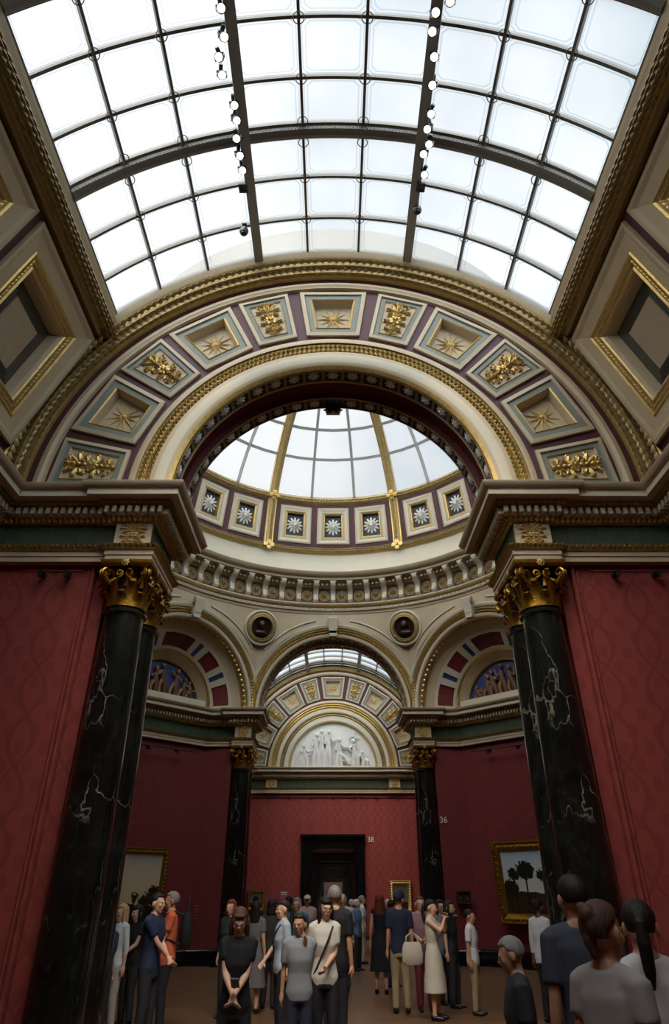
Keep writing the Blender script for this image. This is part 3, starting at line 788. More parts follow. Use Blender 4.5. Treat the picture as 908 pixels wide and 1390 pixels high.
def niche(az, k):
    C, t, n = side_frame(az); N = n; m2 = MB()   # N outwards here
    m2.arc(C, t, Z, N, [(2.45, -.0), (2.45, .04), (2.42, .06), (2.42, .28), (2.38, .31), (2.36, .36), (2.18, .52)], ['gold', 'gold', 'cream', 'gold', 'cream', 'cream'], -2, 182, 72)
    cnt = 44
    for i in range(cnt):
        a = 180 * (i + .5) / cnt; e = t * math.cos(R(a)) + Z * math.sin(R(a))
        m2.add(*half_ball(8), 'gold', frame(C + e * 2.42 + N * .17, e.cross(N), N, -e, .062, .08, .06))
    m2.arc(C, t, Z, N, [(2.4, .40), (2.3, .62), (1.86, 1.12), (1.7, 1.08)], 'ivory', -2, 182, 60)
    # splayed band with red and blue panels
    pan = [(14, 9.5, 'panel_red'), (32, 2.4, 'blue'), (49, 8.5, 'panel_red'), (66, 2.4, 'blue'), (90, 16, 'dark_red'), (114, 2.4, 'blue'), (131, 8.5, 'panel_red'), (148, 2.4, 'blue'), (166, 9.5, 'panel_red')]
    def P(rho, a, d): return C + (t * math.cos(R(a)) + Z * math.sin(R(a))) * rho + N * d
    bnd = [0] + [(pan[i][0] + pan[i][1] + pan[i + 1][0] - pan[i + 1][1]) / 2 for i in range(8)] + [180]
    for i, (a, h, kk) in enumerate(pan):
        s_ = 3 if h > 5 else 1; e0, e1 = bnd[i], bnd[i + 1]
        for j in range(s_):
            a0 = e0 + (e1 - e0) * j / s_; a1 = e0 + (e1 - e0) * (j + 1) / s_
            def ring(r0, d0, r1, d1, mm): m2.add([P(r0, a0, d0), P(r0, a1, d0), P(r1, a1, d1), P(r1, a0, d1)], [(0, 1, 2, 3)], mm)
            ring(2.18, .52, 2.11, .59, 'ivory'); ring(1.75, .95, 1.68, 1.02, 'ivory')
        a0, a1 = bnd[i], bnd[i + 1]
        for (x0, x1) in ((a0, a - h), (a + h, a1)): m2.add([P(2.11, x0, .59), P(2.11, x1, .59), P(1.75, x1, .95), P(1.75, x0, .95)], [(0, 1, 2, 3)], 'ivory')
        s2 = 4 if h > 5 else 1
        for j in range(s2):
            x0 = a - h + 2 * h * j / s2; x1 = a - h + 2 * h * (j + 1) / s2
            m2.add([P(2.11, x0, .59), P(2.11, x1, .59), P(2.14, x1, .62), P(2.14, x0, .62)], [(0, 1, 2, 3)], 'gold')
            m2.add([P(2.14, x0, .62), P(2.14, x1, .62), P(1.78, x1, .98), P(1.78, x0, .98)], [(0, 1, 2, 3)], kk)
            m2.add([P(1.78, x0, .98), P(1.78, x1, .98), P(1.75, x1, .95), P(1.75, x0, .95)], [(0, 1, 2, 3)], 'gold')
    m2.arc(C, t, Z, N, [(1.68, 1.02), (1.66, 1.0), (1.60, 1.02), (1.58, 1.06), (1.50, 1.2), (1.42, 1.3), (1.40, 1.28), (1.37, 1.30), (1.35, 1.4)], ['gold', 'dull_gold', 'gold', 'cream', 'cream', 'gold', 'gold', 'gold'], -2, 182, 64)
    cnt = 56
    for i in range(cnt):
        a = 180 * (i + .5) / cnt; e = t * math.cos(R(a)) + Z * math.sin(R(a)); d = e.cross(N)
        m2.add(*LEAF, 'gold', frame(C + e * 1.63 + N * 1.0, e, d, -N, .08, .09, .08))
    # sill and back wall under the lunette
    m2.box((0, 0, 0), (2.9, .5, .3), 'ivory', frame(C + N * 1.22 + Z * .1, t, N, Z))
    m2.arc(C, t, Z, N, [(5, .98), (2.3, .98)], 'cream', -3, 183, 20) if False else None
    w = struct(m2.build('wall_niche'))
    archivolt(az, w)
    # painted lunette with relief figures
    m3 = MB(); m3.arc(C + Z * .2, t, Z, N, [(1.36, 1.4), (.0, 1.4)], 'blue', 0, 180, 40)
    lo = m3.build('lunette_ground', w)
    rnd = random.Random(k * 7 + 1); m3 = MB()
    for x_, h_ in ((-.95, .45), (-.7, .75), (-.35, 1.0), (0, 1.1), (.33, .95), (.62, .8), (.9, .5)):
        base = C + N * 1.36 + Z * .22 + t * x_
        figure(m3, base, t, Z, -N, h_, rnd, 'bronze_relief') if False else None
        lean = rnd.uniform(-.25, .25)
        def Q(u, v_, dd=0): return base + t * (u + lean * v_) + Z * v_ - N * dd
        m3.tube([Q(-.1, 0), Q(-.07, h_ * .35, .03), Q(0, h_ * .55, .05), Q(0, h_ * .75, .05)], [.08, .1, .1, .07], 'terracotta', 8)
        m3.tube([Q(.1, 0), Q(.12, h_ * .3, .05), Q(.02, h_ * .5, .03)], [.05, .06, .07], 'terracotta2', 8)
        m3.tube([Q(0, h_ * .72, .05), Q(rnd.choice((-.18, .18)), h_ * .6, .07), Q(rnd.choice((-.2, .25)), h_ * .85, .06)], [.045, .04, .03], 'terracotta2', 6)
        m3.add(*BALL, 'terracotta2', frame(Q(0, h_ * .88, .05), t, Z, N, .065, .085, .07))
    m3.build('relief_figures', w)
M['terracotta'] = plain('terracotta_relief', '6b4a35', .6, var=.25, scale=9)
M['terracotta2'] = plain('flesh_relief', 'a9754c', .6, var=.25, scale=9)
for k, az in enumerate((45, 135, 0, 180, 225, 315)): niche(az, k)

# spandrels blending the octagon into the drum
mb = MB(); NZ = 10
for s_ in range(8):
    az = 45 * s_
    rows = []
    for i in range(25):
        ph = -22.5 + 45 * i / 24; u = AP * math.tan(R(ph)); zl = SP + math.sqrt(max(0, 2.9 ** 2 - u * u)); r0 = AP / math.cos(R(ph))
        zt2 = EYE + 8.4; row = []
        for j in range(NZ + 1):
            z = zl + (zt2 - zl) * j / NZ; b = max(0, min(1, (z - SP) / (zt2 - SP))); r_ = r0 + (AP - .02 - r0) * b ** 2
            row.append(Vector((math.cos(R(az + ph)) * r_, CY + math.sin(R(az + ph)) * r_, z)))
        rows.append(row)
    mb.grid(rows, 'cream')
drum = struct(mb.build('wall_drum'))
C0 = (0, CY, EYE)
# mouldings that outline the spandrels
mb = MB()
for s_ in range(8):
    for sg in (-1, 1):
        pts = []
        for i in range(16):
            ph = sg * (20.5 - 15 * i / 15); u = AP * math.tan(R(ph)); z = SP + math.sqrt(3.1 ** 2 - u * u); b = (z - SP) / (8.4 + EYE - SP); r_ = (AP / math.cos(R(ph))) * (1 - b * b) + (AP - .02) * b * b - .01
            a = R(45 * s_ + ph); 
            if z < EYE + 8.28: pts.append((math.cos(a) * r_, CY + math.sin(a) * r_, z))
        mb.tube(pts, .032, 'ivory', 8)
mb.build('spandrel_moulding', drum)
mb = MB()
DR = [(6.42, 8.33), (6.36, 8.36), (6.34, 8.44), (6.28, 8.46), (6.28, 8.56), (6.22, 8.58), (6.18, 8.66), (6.18, 8.70), (6.36, 8.74), (6.38, 9.30), (6.28, 9.34), (6.22, 9.42), (6.20, 9.46), (5.95, 9.50), (5.93, 9.58), (5.86, 9.60), (5.78, 9.68), (5.76, 9.74), (6.05, 9.78), (6.22, 10.0), (6.30, 10.4), (6.32, 10.66)]
DK = ['cream', 'cream', 'cream', 'cream', 'cream', 'gold', 'ivory', 'cream', 'plum', 'cream', 'gold', 'cream', 'cream', 'cream', 'cream', 'cream', 'cream', 'ivory', 'ivory', 'ivory', 'ivory']
mb.lathe(C0, DR, DK, 144)
dc = struct(mb.build('trim_3'))
mb = MB()
for i in range(256):
    a = 2 * PI * (i + .5) / 256; e = Vector((math.cos(a), math.sin(a), 0)); t = Vector((-e.y, e.x, 0))
    mb.add(*BEAD, 'white', frame(Vector(C0) + e * 6.27 + Z * 8.51, t, Z, -e, .03, .03, .03))
    mb.box((0, 0, 0), (.08, .08, .08), 'cream', frame(Vector(C0) + e * 6.17 + Z * 9.40, t, e, Z))
mb.build('bead_and_dentil_course', dc, False)
# consoles with gilt rosettes between them
def console_mesh():
    m_ = MB(); side = [(0, 0), (-.12, .02), (-.17, .08), (-.14, .16), (-.10, .3), (-.16, .42), (-.30, .5), (-.38, .56), (-.42, .62), (-.42, .68), (0, .68)]
    rows = [[Vector((-.085, -y if False else y * 1, z)) for y, z in side], [Vector((-.06, y - .015, z)) for y, z in side], [Vector((0, y - .0, z)) for y, z in side], [Vector((.06, y - .015, z)) for y, z in side], [Vector((.085, y, z)) for y, z in side]]
    m_.grid(rows, 'ivory')
    for sx_ in (-.085, .085): m_.add([(sx_, y, z) for y, z in side], [tuple(range(len(side)))], 'ivory')
    m_.box((0, -.2, .7), (.23, .42, .04), 'ivory'); return m_
cm = console_mesh().build('console', dc); rm = MB(); rm.add(*ring_unit(18, 6, .9, .12), 'dull_gold'); rm.add(*FLOWER, 'dull_gold', Matrix.Scale(.78, 4)); rm = rm.build('gilt_rosette', dc)
for i in range(64):
    a = 90 + 360 / 64 * i
    o = cm if i == 0 else cm.copy(); p = rm if i == 0 else rm.copy()
    if i: COL.objects.link(o); COL.objects.link(p)
    e = Vector((math.cos(R(a)), math.sin(R(a)), 0)); o.location = Vector(C0) + e * 6.37 + Z * 8.76; o.rotation_euler = (0, 0, R(a - 90)); o.scale = (1, .95, 1)
    b = a + 180 / 64; e = Vector((math.cos(R(b)), math.sin(R(b)), 0))
    p.location = Vector(C0) + e * 6.36 + Z * 9.02; p.rotation_euler = (R(90), 0, R(b - 90)); p.scale = (.2, .2, .2)
# roundels on the piers
for az, lb in ((112.5, 'bronze portrait roundel in a gilt ring, left of the far arch crown'), (67.5, 'bronze portrait roundel in a gilt ring, right of the far arch crown')):
    b = (7.72 - 5.07) / 3.33; r_ = (AP / math.cos(R(22.5))) * (1 - b * b) + AP * b * b
    e = Vector((math.cos(R(az)), math.sin(R(az)), 0)); n_ = (-e - Z * .25).normalized(); c = Vector(C0) + e * (r_ - .15) + Z * 7.72
    t = n_.cross(Z).normalized(); up = t.cross(n_)
    root = empty('bronze_roundel', c); tag(root, lb, 'medallion', 'portrait roundels on the piers')
    T = frame((0, 0, 0), t, up, n_)
    def la(m_, prof, k, n=40):
        rows = [[T @ Vector((p[0] * math.cos(2 * PI * i / n), p[0] * math.sin(2 * PI * i / n), p[1])) for p in prof] for i in range(n)]
        m_.grid(rows, k, True)
    m_ = MB(); la(m_, [(.64, -.25), (.62, -.02), (.60, .04), (.56, .06), (.52, .03)], 'ivory'); la(m_, [(.52, .03), (.5, .07), (.42, .09), (.38, .1), (.36, .06), (.35, 0)], 'dull_gold')
    for i in range(36):
        a = 2 * PI * i / 36; m_.add(*BEAD, 'gold', T @ frame((.44 * math.cos(a), .44 * math.sin(a), .08), X, Y, Z, .03, .03, .03))
    m_.build('ring', root)
    m_ = MB(); la(m_, [(.35, .02), (.0, .0)], 'bronze'); m_.add([T @ Vector(p) for p in [(0, 0, 0)]], [], 'bronze')
    m_.add(*BALL, 'bronze', T @ frame((0, .08, .07), X, Y, Z, .11, .14, .12)); m_.add(*BALL, 'bronze', T @ frame((0, .12, .06), X, Y, Z, .13, .13, .1))
    m_.add(*BALL, 'bronze', T @ frame((0, .04, .18), X, Y, Z, .02, .04, .03)); m_.add(*BALL, 'bronze', T @ frame((0, -.18, .04), X, Y, Z, .22, .12, .09))
    m_.add(*BALL, 'bronze', T @ frame((0, -.05, .06), X, Y, Z, .06, .08, .07)); m_.build('portrait_head', root)

# ------------------------------------------------------------ dome
DZ = EYE + 10.6; DRA = 6.32
def D(az, el, r=DRA): return Vector((math.cos(R(az)) * math.cos(R(el)) * r, CY + math.sin(R(az)) * math.cos(R(el)) * r, DZ + math.sin(R(el)) * r))
def dome_band(mb, e0, e1, az0, az1, k, rr, n):
    mb.grid([[D(az0 + (az1 - az0) * i / n, e0 + (e1 - e0) * j / (len(rr) - 1), q_) for j, q_ in enumerate(rr)] for i in range(n + 1)], k)
mb = MB()
dome_band(mb, .3, 3.0, 0, 360, ['cream', 'gold', 'dull_gold', 'dull_gold', 'gold', 'cream'], [6.32, 6.30, 6.24, 6.2, 6.24, 6.30, 6.32], 96)
dome_band(mb, 18.2, 21.2, 0, 360, ['cream', 'gold', 'dull_gold', 'dull_gold', 'gold', 'cream'], [6.32, 6.30, 6.24, 6.2, 6.24, 6.30, 6.32], 96)
dome_band(mb, -.5, 20, 0, 360, 'plum', [6.5] * 4, 96)
dome_band(mb, -1.5, 21, 0, 360, 'steel', [6.6] * 4, 96)
dome = struct(mb.build('ceiling_dome'))
m2 = MB()
for e_, cn in ((1.65, 360), (19.7, 340)):
    for i in range(cn):
        a = 360 * i / cn; p = D(a, e_, 6.17); n_ = (Vector((0, CY, DZ)) - p).normalized(); t = n_.cross(Z).normalized(); up = t.cross(n_)
        for s2, of in ((1, .045), (-1, -.045)): m2.add(*LEAF, 'dull_gold', frame(p + up * of, (up + t * .0), t * s2 + up * .0, n_, .09, .1, .07))
m2.build('laurel_bands', dome)
pane_v, pane_f = [], []
for b in range(8):
    a0 = 90 + 45 * b; lo, hi = a0 - 22.5, a0 + 22.5
    # rib
    m2 = MB()
    for c_ in (lo,):
        m2.grid([[D(c_ + da / math.cos(R(el)), el, q_) for da, q_ in ((-1.6, 6.34), (-1.5, 6.2), (-1.1, 6.2), (-1.0, 6.17), (0, 6.12), (1.0, 6.17), (1.1, 6.2), (1.5, 6.2), (1.6, 6.34))] for el in [1 + 71 * i / 30 for i in range(31)]], ['cream', 'gold', 'gold', 'dull_gold', 'dull_gold', 'gold', 'gold', 'cream'])
        for i in range(90):
            el = 3 + 69 * i / 90; p = D(c_, el, 6.10); n_ = (Vector((0, CY, DZ)) - p).normalized(); up = (D(c_, el + .1, 6.13) - p).normalized(); t = up.cross(n_)
            for s2 in (-1, 1): m2.add(*LEAF, 'dull_gold', frame(p + t * s2 * .05, t, up, n_, .09, .1, .06))
        for e_ in (1.65, 19.7):
            p = D(c_, e_, 6.1); n_ = (Vector((0, CY, DZ)) - p).normalized(); t = n_.cross(Z).normalized()
            m2.add(*petal_flower(4, 1), 'gold', frame(p, t, t.cross(n_), n_, .2, .2, .2))
    m2.build('dome_rib', dome)
    # three square coffers
    m2 = MB(); fl = []
    for c_ in (-13.5, 0, 13.5):
        ca = a0 + c_; h = 6.75
        c4 = [D(ca - h, 3.0), D(ca + h, 3.0), D(ca + h, 18.2), D(ca - h, 18.2)]
        o_, ax, ay, nn, _ = nested(m2, c4, [(0, 0, 'plum'), (.12, 0, 'plum'), (.12, .04, 'cream'), (.18, .05, 'cream'), (.28, .02, 'ivory'), (.33, .03, 'cream'), (.36, .0, 'cream'), (.37, .01, 'gold'), (.40, -.0, 'gold'), (.42, -.14, 'gold'), (.5, -.14, 'navy')], (0, CY, DZ))
        up = (Z - nn * Z.dot(nn)).normalized(); fl.append(frame(o_, up.cross(nn), up, nn, .30, .30, .35))
    for sg in (-1, 1):
        ae = a0 + sg * 20.25; m2.add([D(ae, 3.0), D(a0 + sg * 21.2, 3.0), D(a0 + sg * 21.2, 18.2), D(ae, 18.2)], [(0, 1, 2, 3)], 'plum')
    pn = m2.build('dome_coffers', dome)
    for T in fl:
        m2 = MB(); m2.add(*FLOWER, 'white', T); m2.build('flower_boss', pn)
    # glazing
rows_el = [21.2, 34.4, 45, 56, 66]
win = struct(empty('window_3'))
v = []; f = []
for b in range(8):
    for k in range(3):
        az0 = 67.5 + 45 * b + 15 * k; az1 = az0 + 15
        for e0, e1 in zip(rows_el, rows_el[1:]):
            o = len(v); am = (az0 + az1) / 2
            v += [D(az0, e0, 6.3), D(az1, e0, 6.3), D(az1, e1, 6.3), D(az0, e1, 6.3)]; f.append((o, o + 1, o + 2, o + 3))
obj_raw('glass', v, f, ['glass_plain'], None, win, False)
for b in range(24):
    if b % 3 == 0: continue
    mb = MB(); az = 67.5 + 15 * b + (-.5 if b % 3 == 1 else .5)
    mb.tube([D(az, 21 + 45 * i / 8, 6.25) for i in range(9)], .07, 'bar_light', 4); mb.build('upright_bar', win)
for e_ in rows_el[1:]:
    mb = MB(); mb.grid([[D(360 * i / 48, e_ - .5, 6.3), D(360 * i / 48, e_ - .5, 6.2), D(360 * i / 48, e_ + .5, 6.2), D(360 * i / 48, e_ + .5, 6.3)] for i in range(49)], 'bar_light'); mb.build('ring_bar', win)
mb = MB(); dome_band(mb, 66, 90, 0, 360, 'ivory', [6.32] * 7, 48); mb.build('dome_crown', dome)
# ------------------------------------------------------------ door and rooms beyond
dr = struct(empty('door_1', (0, ye, 0)))
def doorcase(y, dw, dh, fw, parent, name='door_frame', k='black_marble', dep=.35):
    mb = MB(); yy = y
    prof = [(0, 0), (0, -.05), (.06, -.07), (.16, -.1), (.20, -.16), (fw - .08, -.2), (fw, -.18), (fw, 0)]
    # left, top, right sweep with mitres
    rows = []
    for (sx_, top) in ((-1, 0), (-1, 1), (1, 1), (1, 0)):
        row = []
        for w_, d in prof: row.append(Vector((sx_ * (dw + w_), yy + d, (dh + w_) if top else 0)))
        rows.append(row)
    mb.grid(rows, k); mb.box((0, yy - .15, dh + fw + .03), (2 * (dw + fw) + .1, .4, .1), k)
    mb.box((-dw - .04, yy + dep / 2, dh / 2), (.08, dep + .1, dh), k); mb.box((dw + .04, yy + dep / 2, dh / 2), (.08, dep + .1, dh), k); mb.box((0, yy + dep / 2, dh + .04), (2 * dw, dep + .1, .08), k)
    return mb.build(name, parent)
o = doorcase(0, DW, DH, .49, dr)
walls = [(ye + 6, 1.12, 4), (ye + 13, 1.1, 5), (ye + 21, 1.05, 6), (ye + 30, 1.0, 7), (ye + 44, 1.0, 8)]
mb = MB(); yb_ = ye + .4
prevy = ye + .35
M['door_wood'] = plain('dark_polished_wood', '3a2216', .3); M['brown_damask'] = damask('brown_damask_fabric', '4d3a33', '33241f')
for i, (yw, dw, ix) in enumerate(walls):
    kk = 'damask' if i % 2 == 0 else 'brown_damask'; mb = MB(); dw = .93; dh = 3.1 - .12 * i
    mb.add([(-3.5, yw, 0), (-dw, yw, 0), (-dw, yw, dh), (-3.5, yw, dh)], [(0, 1, 2, 3)], kk)
    mb.add([(3.5, yw, 0), (dw, yw, 0), (dw, yw, dh), (3.5, yw, dh)], [(0, 1, 2, 3)], kk)
    mb.add([(-3.5, yw, dh), (3.5, yw, dh), (3.5, yw, 6), (-3.5, yw, 6)], [(0, 1, 2, 3)], kk)
    for sx_ in (-3.5, 3.5): mb.add([(sx_, prevy, 0), (sx_, yw, 0), (sx_, yw, 6), (sx_, prevy, 6)], [(0, 1, 2, 3)], kk)
    # cove with a lay light
    for sx_ in (-1, 1): mb.add([(sx_ * 3.5, prevy, 6), (sx_ * 3.5, yw, 6), (sx_ * 1.6, yw, 6.6), (sx_ * 1.6, prevy, 6.6)], [(0, 1, 2, 3)], 'cream')
    w2 = struct(mb.build('wall_beyond')); mb = MB(); mb.box((0, yw - .06, dh + .75), (7, .1, .14), 'ivory'); mb.build('string_course', w2)
    d2 = struct(empty('door_%d' % (i + 2), (0, yw, 0))); doorcase(0, dw, dh, .4, d2, k='door_wood' if i == 0 else 'black_marble')
    w3 = struct(empty('window_%d' % (ix))); obj_raw('glass', [(-1.6, prevy, 6.6), (1.6, prevy, 6.6), (1.6, yw, 6.6), (-1.6, yw, 6.6)], [(0, 1, 2, 3)], ['glass_plain'], None, w3, False)
    prevy = yw + .35
mb = MB(); mb.box((0, prevy + 6, 3.3), (7, .2, 6.6), 'brown_damask')
for sx_ in (-3.5, 3.5): mb.box((sx_, prevy + 3, 3.3), (.1, 6, 6.6), 'brown_damask')
struct(mb.build('wall_beyond'))

# ------------------------------------------------------------ spotlights on the skylight tracks
CT, ST = math.cos(math.atan(562 / 891)), math.sin(math.atan(562 / 891))
def ray(px, py):
    u = PY - py; y = F_PX * CT - u * ST; z = F_PX * ST + u * CT
    return (px - 452) / y, z / y
def on_vault(px, py, rho):
    a, b = ray(px, py); A = a * a + b * b; B = -2 * b * 5.07; Cc = 5.07 ** 2 - rho * rho
    y = (-B + math.sqrt(B * B - 4 * A * Cc)) / 2 / A
    return Vector((a * y, y, EYE + b * y))
def spot_proto():
    root = empty('track_spotlight'); mb = MB()
    mb.box((0, 0, .16), (.05, .12, .04), 'grey_metal'); mb.tube([(0, 0, .16), (0, 0, .06)], .012, 'grey_metal', 6)
    mb.box((-.062, 0, .02), (.008, .03, .12), 'grey_metal'); mb.box((.062, 0, .02), (.008, .03, .12), 'grey_metal'); mb.box((0, 0, .08), (.13, .03, .008), 'grey_metal')
    mb.build('bracket', root)
    T = Matrix.Rotation(R(-28), 4, 'X'); mb = MB()
    rows = [[T @ Vector((p[0] * math.cos(2 * PI * i / 20), p[0] * math.sin(2 * PI * i / 20), p[1])) for p in ((.0, .1), (.035, .1), (.05, .06), (.056, 0), (.056, -.07), (.05, -.07), (.046, -.05))] for i in range(20)]
    mb.grid(rows, 'grey_metal', True); mb.build('lamp_housing', root)
    mb = MB(); rows = [[T @ Vector((p[0] * math.cos(2 * PI * i / 20), p[0] * math.sin(2 * PI * i / 20), p[1])) for p in ((.0, -.06), (.046, -.06))] for i in range(20)]
    mb.grid(rows, 'lamp', True); mb.build('lens', root); return root
sp0 = spot_proto(); first = True
def aim_light(o, i, side, tgt=None, w=None):
    # each lamp throws its own warm beam on the visitors and walls below
    l = bpy.data.lights.new('lamp_beam', 'SPOT'); l.energy = w or LAMP_W; l.color = (1, .86, .68); l.spot_size = R(38); l.spot_blend = .9; l.shadow_soft_size = .06
    b = bpy.data.objects.new('lamp_beam', l); COL.objects.link(b)
    sg = -1 if side == 'left' else 1; tgt = tgt or Vector(((-2.2, -.5, 1.2, 2.4, -3)[i % 5] * (1 if side == 'left' else -1) * -sg * sg, 8 + (i * 37 % 9), 1.3))
    src = o.location + Vector((0, .0, -.2))
    if src.y < 8.4: tgt.y = min(tgt.y, src.y + (8.43 - src.y) * 2.2)
    b.location = src; b.rotation_euler = (tgt - src).to_track_quat('-Z', 'Y').to_euler()
LAMP_W = 260
LS = [(300, 12), (303, 50), (298, 78), (301, 102), (320, 163), (322, 188), (325, 211), (329, 231), (318, 143)]
RS = [(611, 3), (590, 18), (588, 43), (589, 78), (587, 116), (584, 155), (581, 175), (582, 196), (575, 209), (575, 237)]
words_ = ['topmost', 'second', 'third', 'fourth', 'fifth', 'sixth', 'seventh', 'eighth', 'ninth', 'tenth', 'last']
for side, LL in (('left', sorted(LS, key=lambda p: p[1])), ('right', RS)):
    for i, (px, py) in enumerate(LL):
        p = on_vault(px, py, 4.95); o = sp0 if first else copy_tree(sp0); first = False
        o.location = p; o.rotation_euler = (0, R(-10 if side == 'left' else 10), R([0, 25, -20, 10][i % 4])); o.scale = (1.1, 1.1, 1.1); aim_light(o, i, side)
        tag(o, '%s lit spotlight from the top on the %s track of the near skylight' % (words_[i], side), 'spotlight', 'spotlights on the near skylight tracks')
for name, px, py, lb in (('junction_box', 330, 255, 'small dark junction box on the left skylight track below the last spotlight'), ('junction_box', 571, 254, 'small dark junction box on the right skylight track below the last spotlight')):
    p = on_vault(px, py, 5.0); mb = MB(); mb.box((0, 0, 0), (.14, .16, .05), 'black'); mb.box((0, 0, .05), (.05, .05, .08), 'grey_metal'); mb.box((0, .05, -.03), (.09, .03, .02), 'black')
    o = mb.build(name); o.location = p; tag(o, lb, 'electrical box')
for px, py, lb in ((331, 314, 'dome camera and sensor hanging at the end of the left skylight track'), (566, 285, 'small camera hanging near the end of the right skylight track')):
    p = on_vault(px, py, 5.0); root = empty('security_camera', p); tag(root, lb, 'camera')
    mb = MB(); mb.tube([(0, 0, .2), (0, 0, .03)], .012, 'grey_metal', 6); mb.box((0, 0, .17), (.08, .1, .03), 'grey_metal'); mb.build('bracket', root)
    mb = MB(); mb.lathe((0, 0, 0), [(0, .05), (.07, .05), (.08, .0), (.07, -.04), (0, -.045)], 'grey_metal', 20); mb.build('housing', root)
    mb = MB(); mb.lathe((0, 0, -.03), [(.06, 0), (.05, -.045), (.0, -.07)], 'black', 16); mb.build('dome_cover', root)
# far gallery tracks
for side, a in (('left', 106.1), ('right', 73.9)):
    for i in range(8):
        y = YF + .9 + i * 1.0; o = copy_tree(sp0); o.location = (5.0 * math.cos(R(a)), y, SP + 5.0 * math.sin(R(a))); o.rotation_euler = (0, 0, R(20 * (i % 3) - 20)); o.scale = (1.3,) * 3
        if i in (1, 3, 5): aim_light(o, i, side, Vector((-3 + 1.5 * i + (1 if side == 'left' else -1), YE, 3.0)), 700)
        tag(o, ['nearest', 'second nearest', 'third nearest', 'fourth nearest', 'fourth farthest', 'third farthest', 'second farthest', 'farthest'][i] + ' spotlight on the %s track of the distant skylight' % side, 'spotlight', 'spotlights on the %s track of the distant skylight' % side)

# ------------------------------------------------------------ fittings on the near walls
for sx_, side in ((-1, 'left'), (1, 'right')):
    x0, x1 = (-3.55, -4.25) if sx_ < 0 else (3.65, 4.85)
    root = empty('picture_hanging_bar', ((x0 + x1) / 2, 8.5, EYE + 3.80)); tag(root, 'slim dark hanging bar on two brackets high on the red wall at the %s' % side, 'hanging rail')
    mb = MB(); L = abs(x1 - x0) + .1; mb.tube([(-L / 2, -.06, 0), (L / 2, -.06, 0)], .014, 'dark_red', 8); mb.build('bar', root)
    for dx in (-L * .22, L * .22):
        mb = MB(); mb.box((dx, .0, -.02), (.06, .16, .05), 'black'); mb.box((dx, -.06, -.05), (.05, .05, .06), 'black'); mb.build('bracket', root)

for sx_, side in ((-1, 'left'), (1, 'right')):
    n_ = Vector((-sx_ * math.cos(R(45)), -math.sin(R(45)), 0)); c_ = Vector((*octp(90 - sx_ * 45, 0, .93), EYE + 3.7)) + n_ * .08
    root = empty('picture_hanging_bar', c_, sx_ * R(-45)); tag(root, 'dark hanging bar high on the shadowed %s wall of the octagon beyond the columns' % side, 'hanging rail')
    mb = MB(); mb.tube([(-1.1, -.06, 0), (1.1, -.06, 0)], .02, 'black', 8); mb.build('bar', root)
    for dx in (-.5, .5): mb = MB(); mb.box((dx, -.01, -.03), (.07, .16, .07), 'black'); mb.box((dx, -.08, -.08), (.06, .06, .08), 'black'); mb.build('bracket', root)

def text(name, s_, loc, rz, size, k, parent=None):
    cu = bpy.data.curves.new(name, 'FONT'); cu.body = s_; cu.size = size; cu.extrude = .004; cu.align_x = 'CENTER'
    t = bpy.data.objects.new(name, cu); COL.objects.link(t); dg = bpy.context.evaluated_depsgraph_get(); dg.update()
    me = bpy.data.meshes.new_from_object(t.evaluated_get(dg)); bpy.data.objects.remove(t)
    me.materials.clear(); me.materials.append(M[k]); o = bpy.data.objects.new(name, me); COL.objects.link(o); o.location = loc; o.rotation_euler = (R(90), 0, rz)
    if parent: o.parent = parent
    return o
# niche wall helper: point from pixel on the far niche back wall
def on_plane(px, py, P0, n):
    a, b = ray(px, py); d = Vector((a, 1, b)); P0 = Vector(P0) - Vector((0, 0, EYE)); t = P0.dot(n) / d.dot(n); p = d * t; p.z += EYE; return p
nR = Vector((-math.cos(R(45)), -math.sin(R(45)), 0)); PR = Vector((*octp(45, 0, .93), EYE))
nL = Vector((math.cos(R(45)), -math.sin(R(45)), 0)); PL = Vector((*octp(135, 0, .93), EYE))
nE = Vector((0, -1, 0)); PE = Vector((0, ye, EYE))
tag(text('room_number', '36', on_plane(602, 1117, (0, 22.28, EYE), nE) + Vector((0, -.03, 0)), 0, .24, 'white'), 'white room number 36 on the red wall right of the far right column', 'sign')
tag(text('room_number', '38', on_plane(503, 1143, PE, nE) + Vector((0, -.02, 0)), 0, .30, 'white'), 'white room number 38 beside the black doorway on the end wall', 'sign')

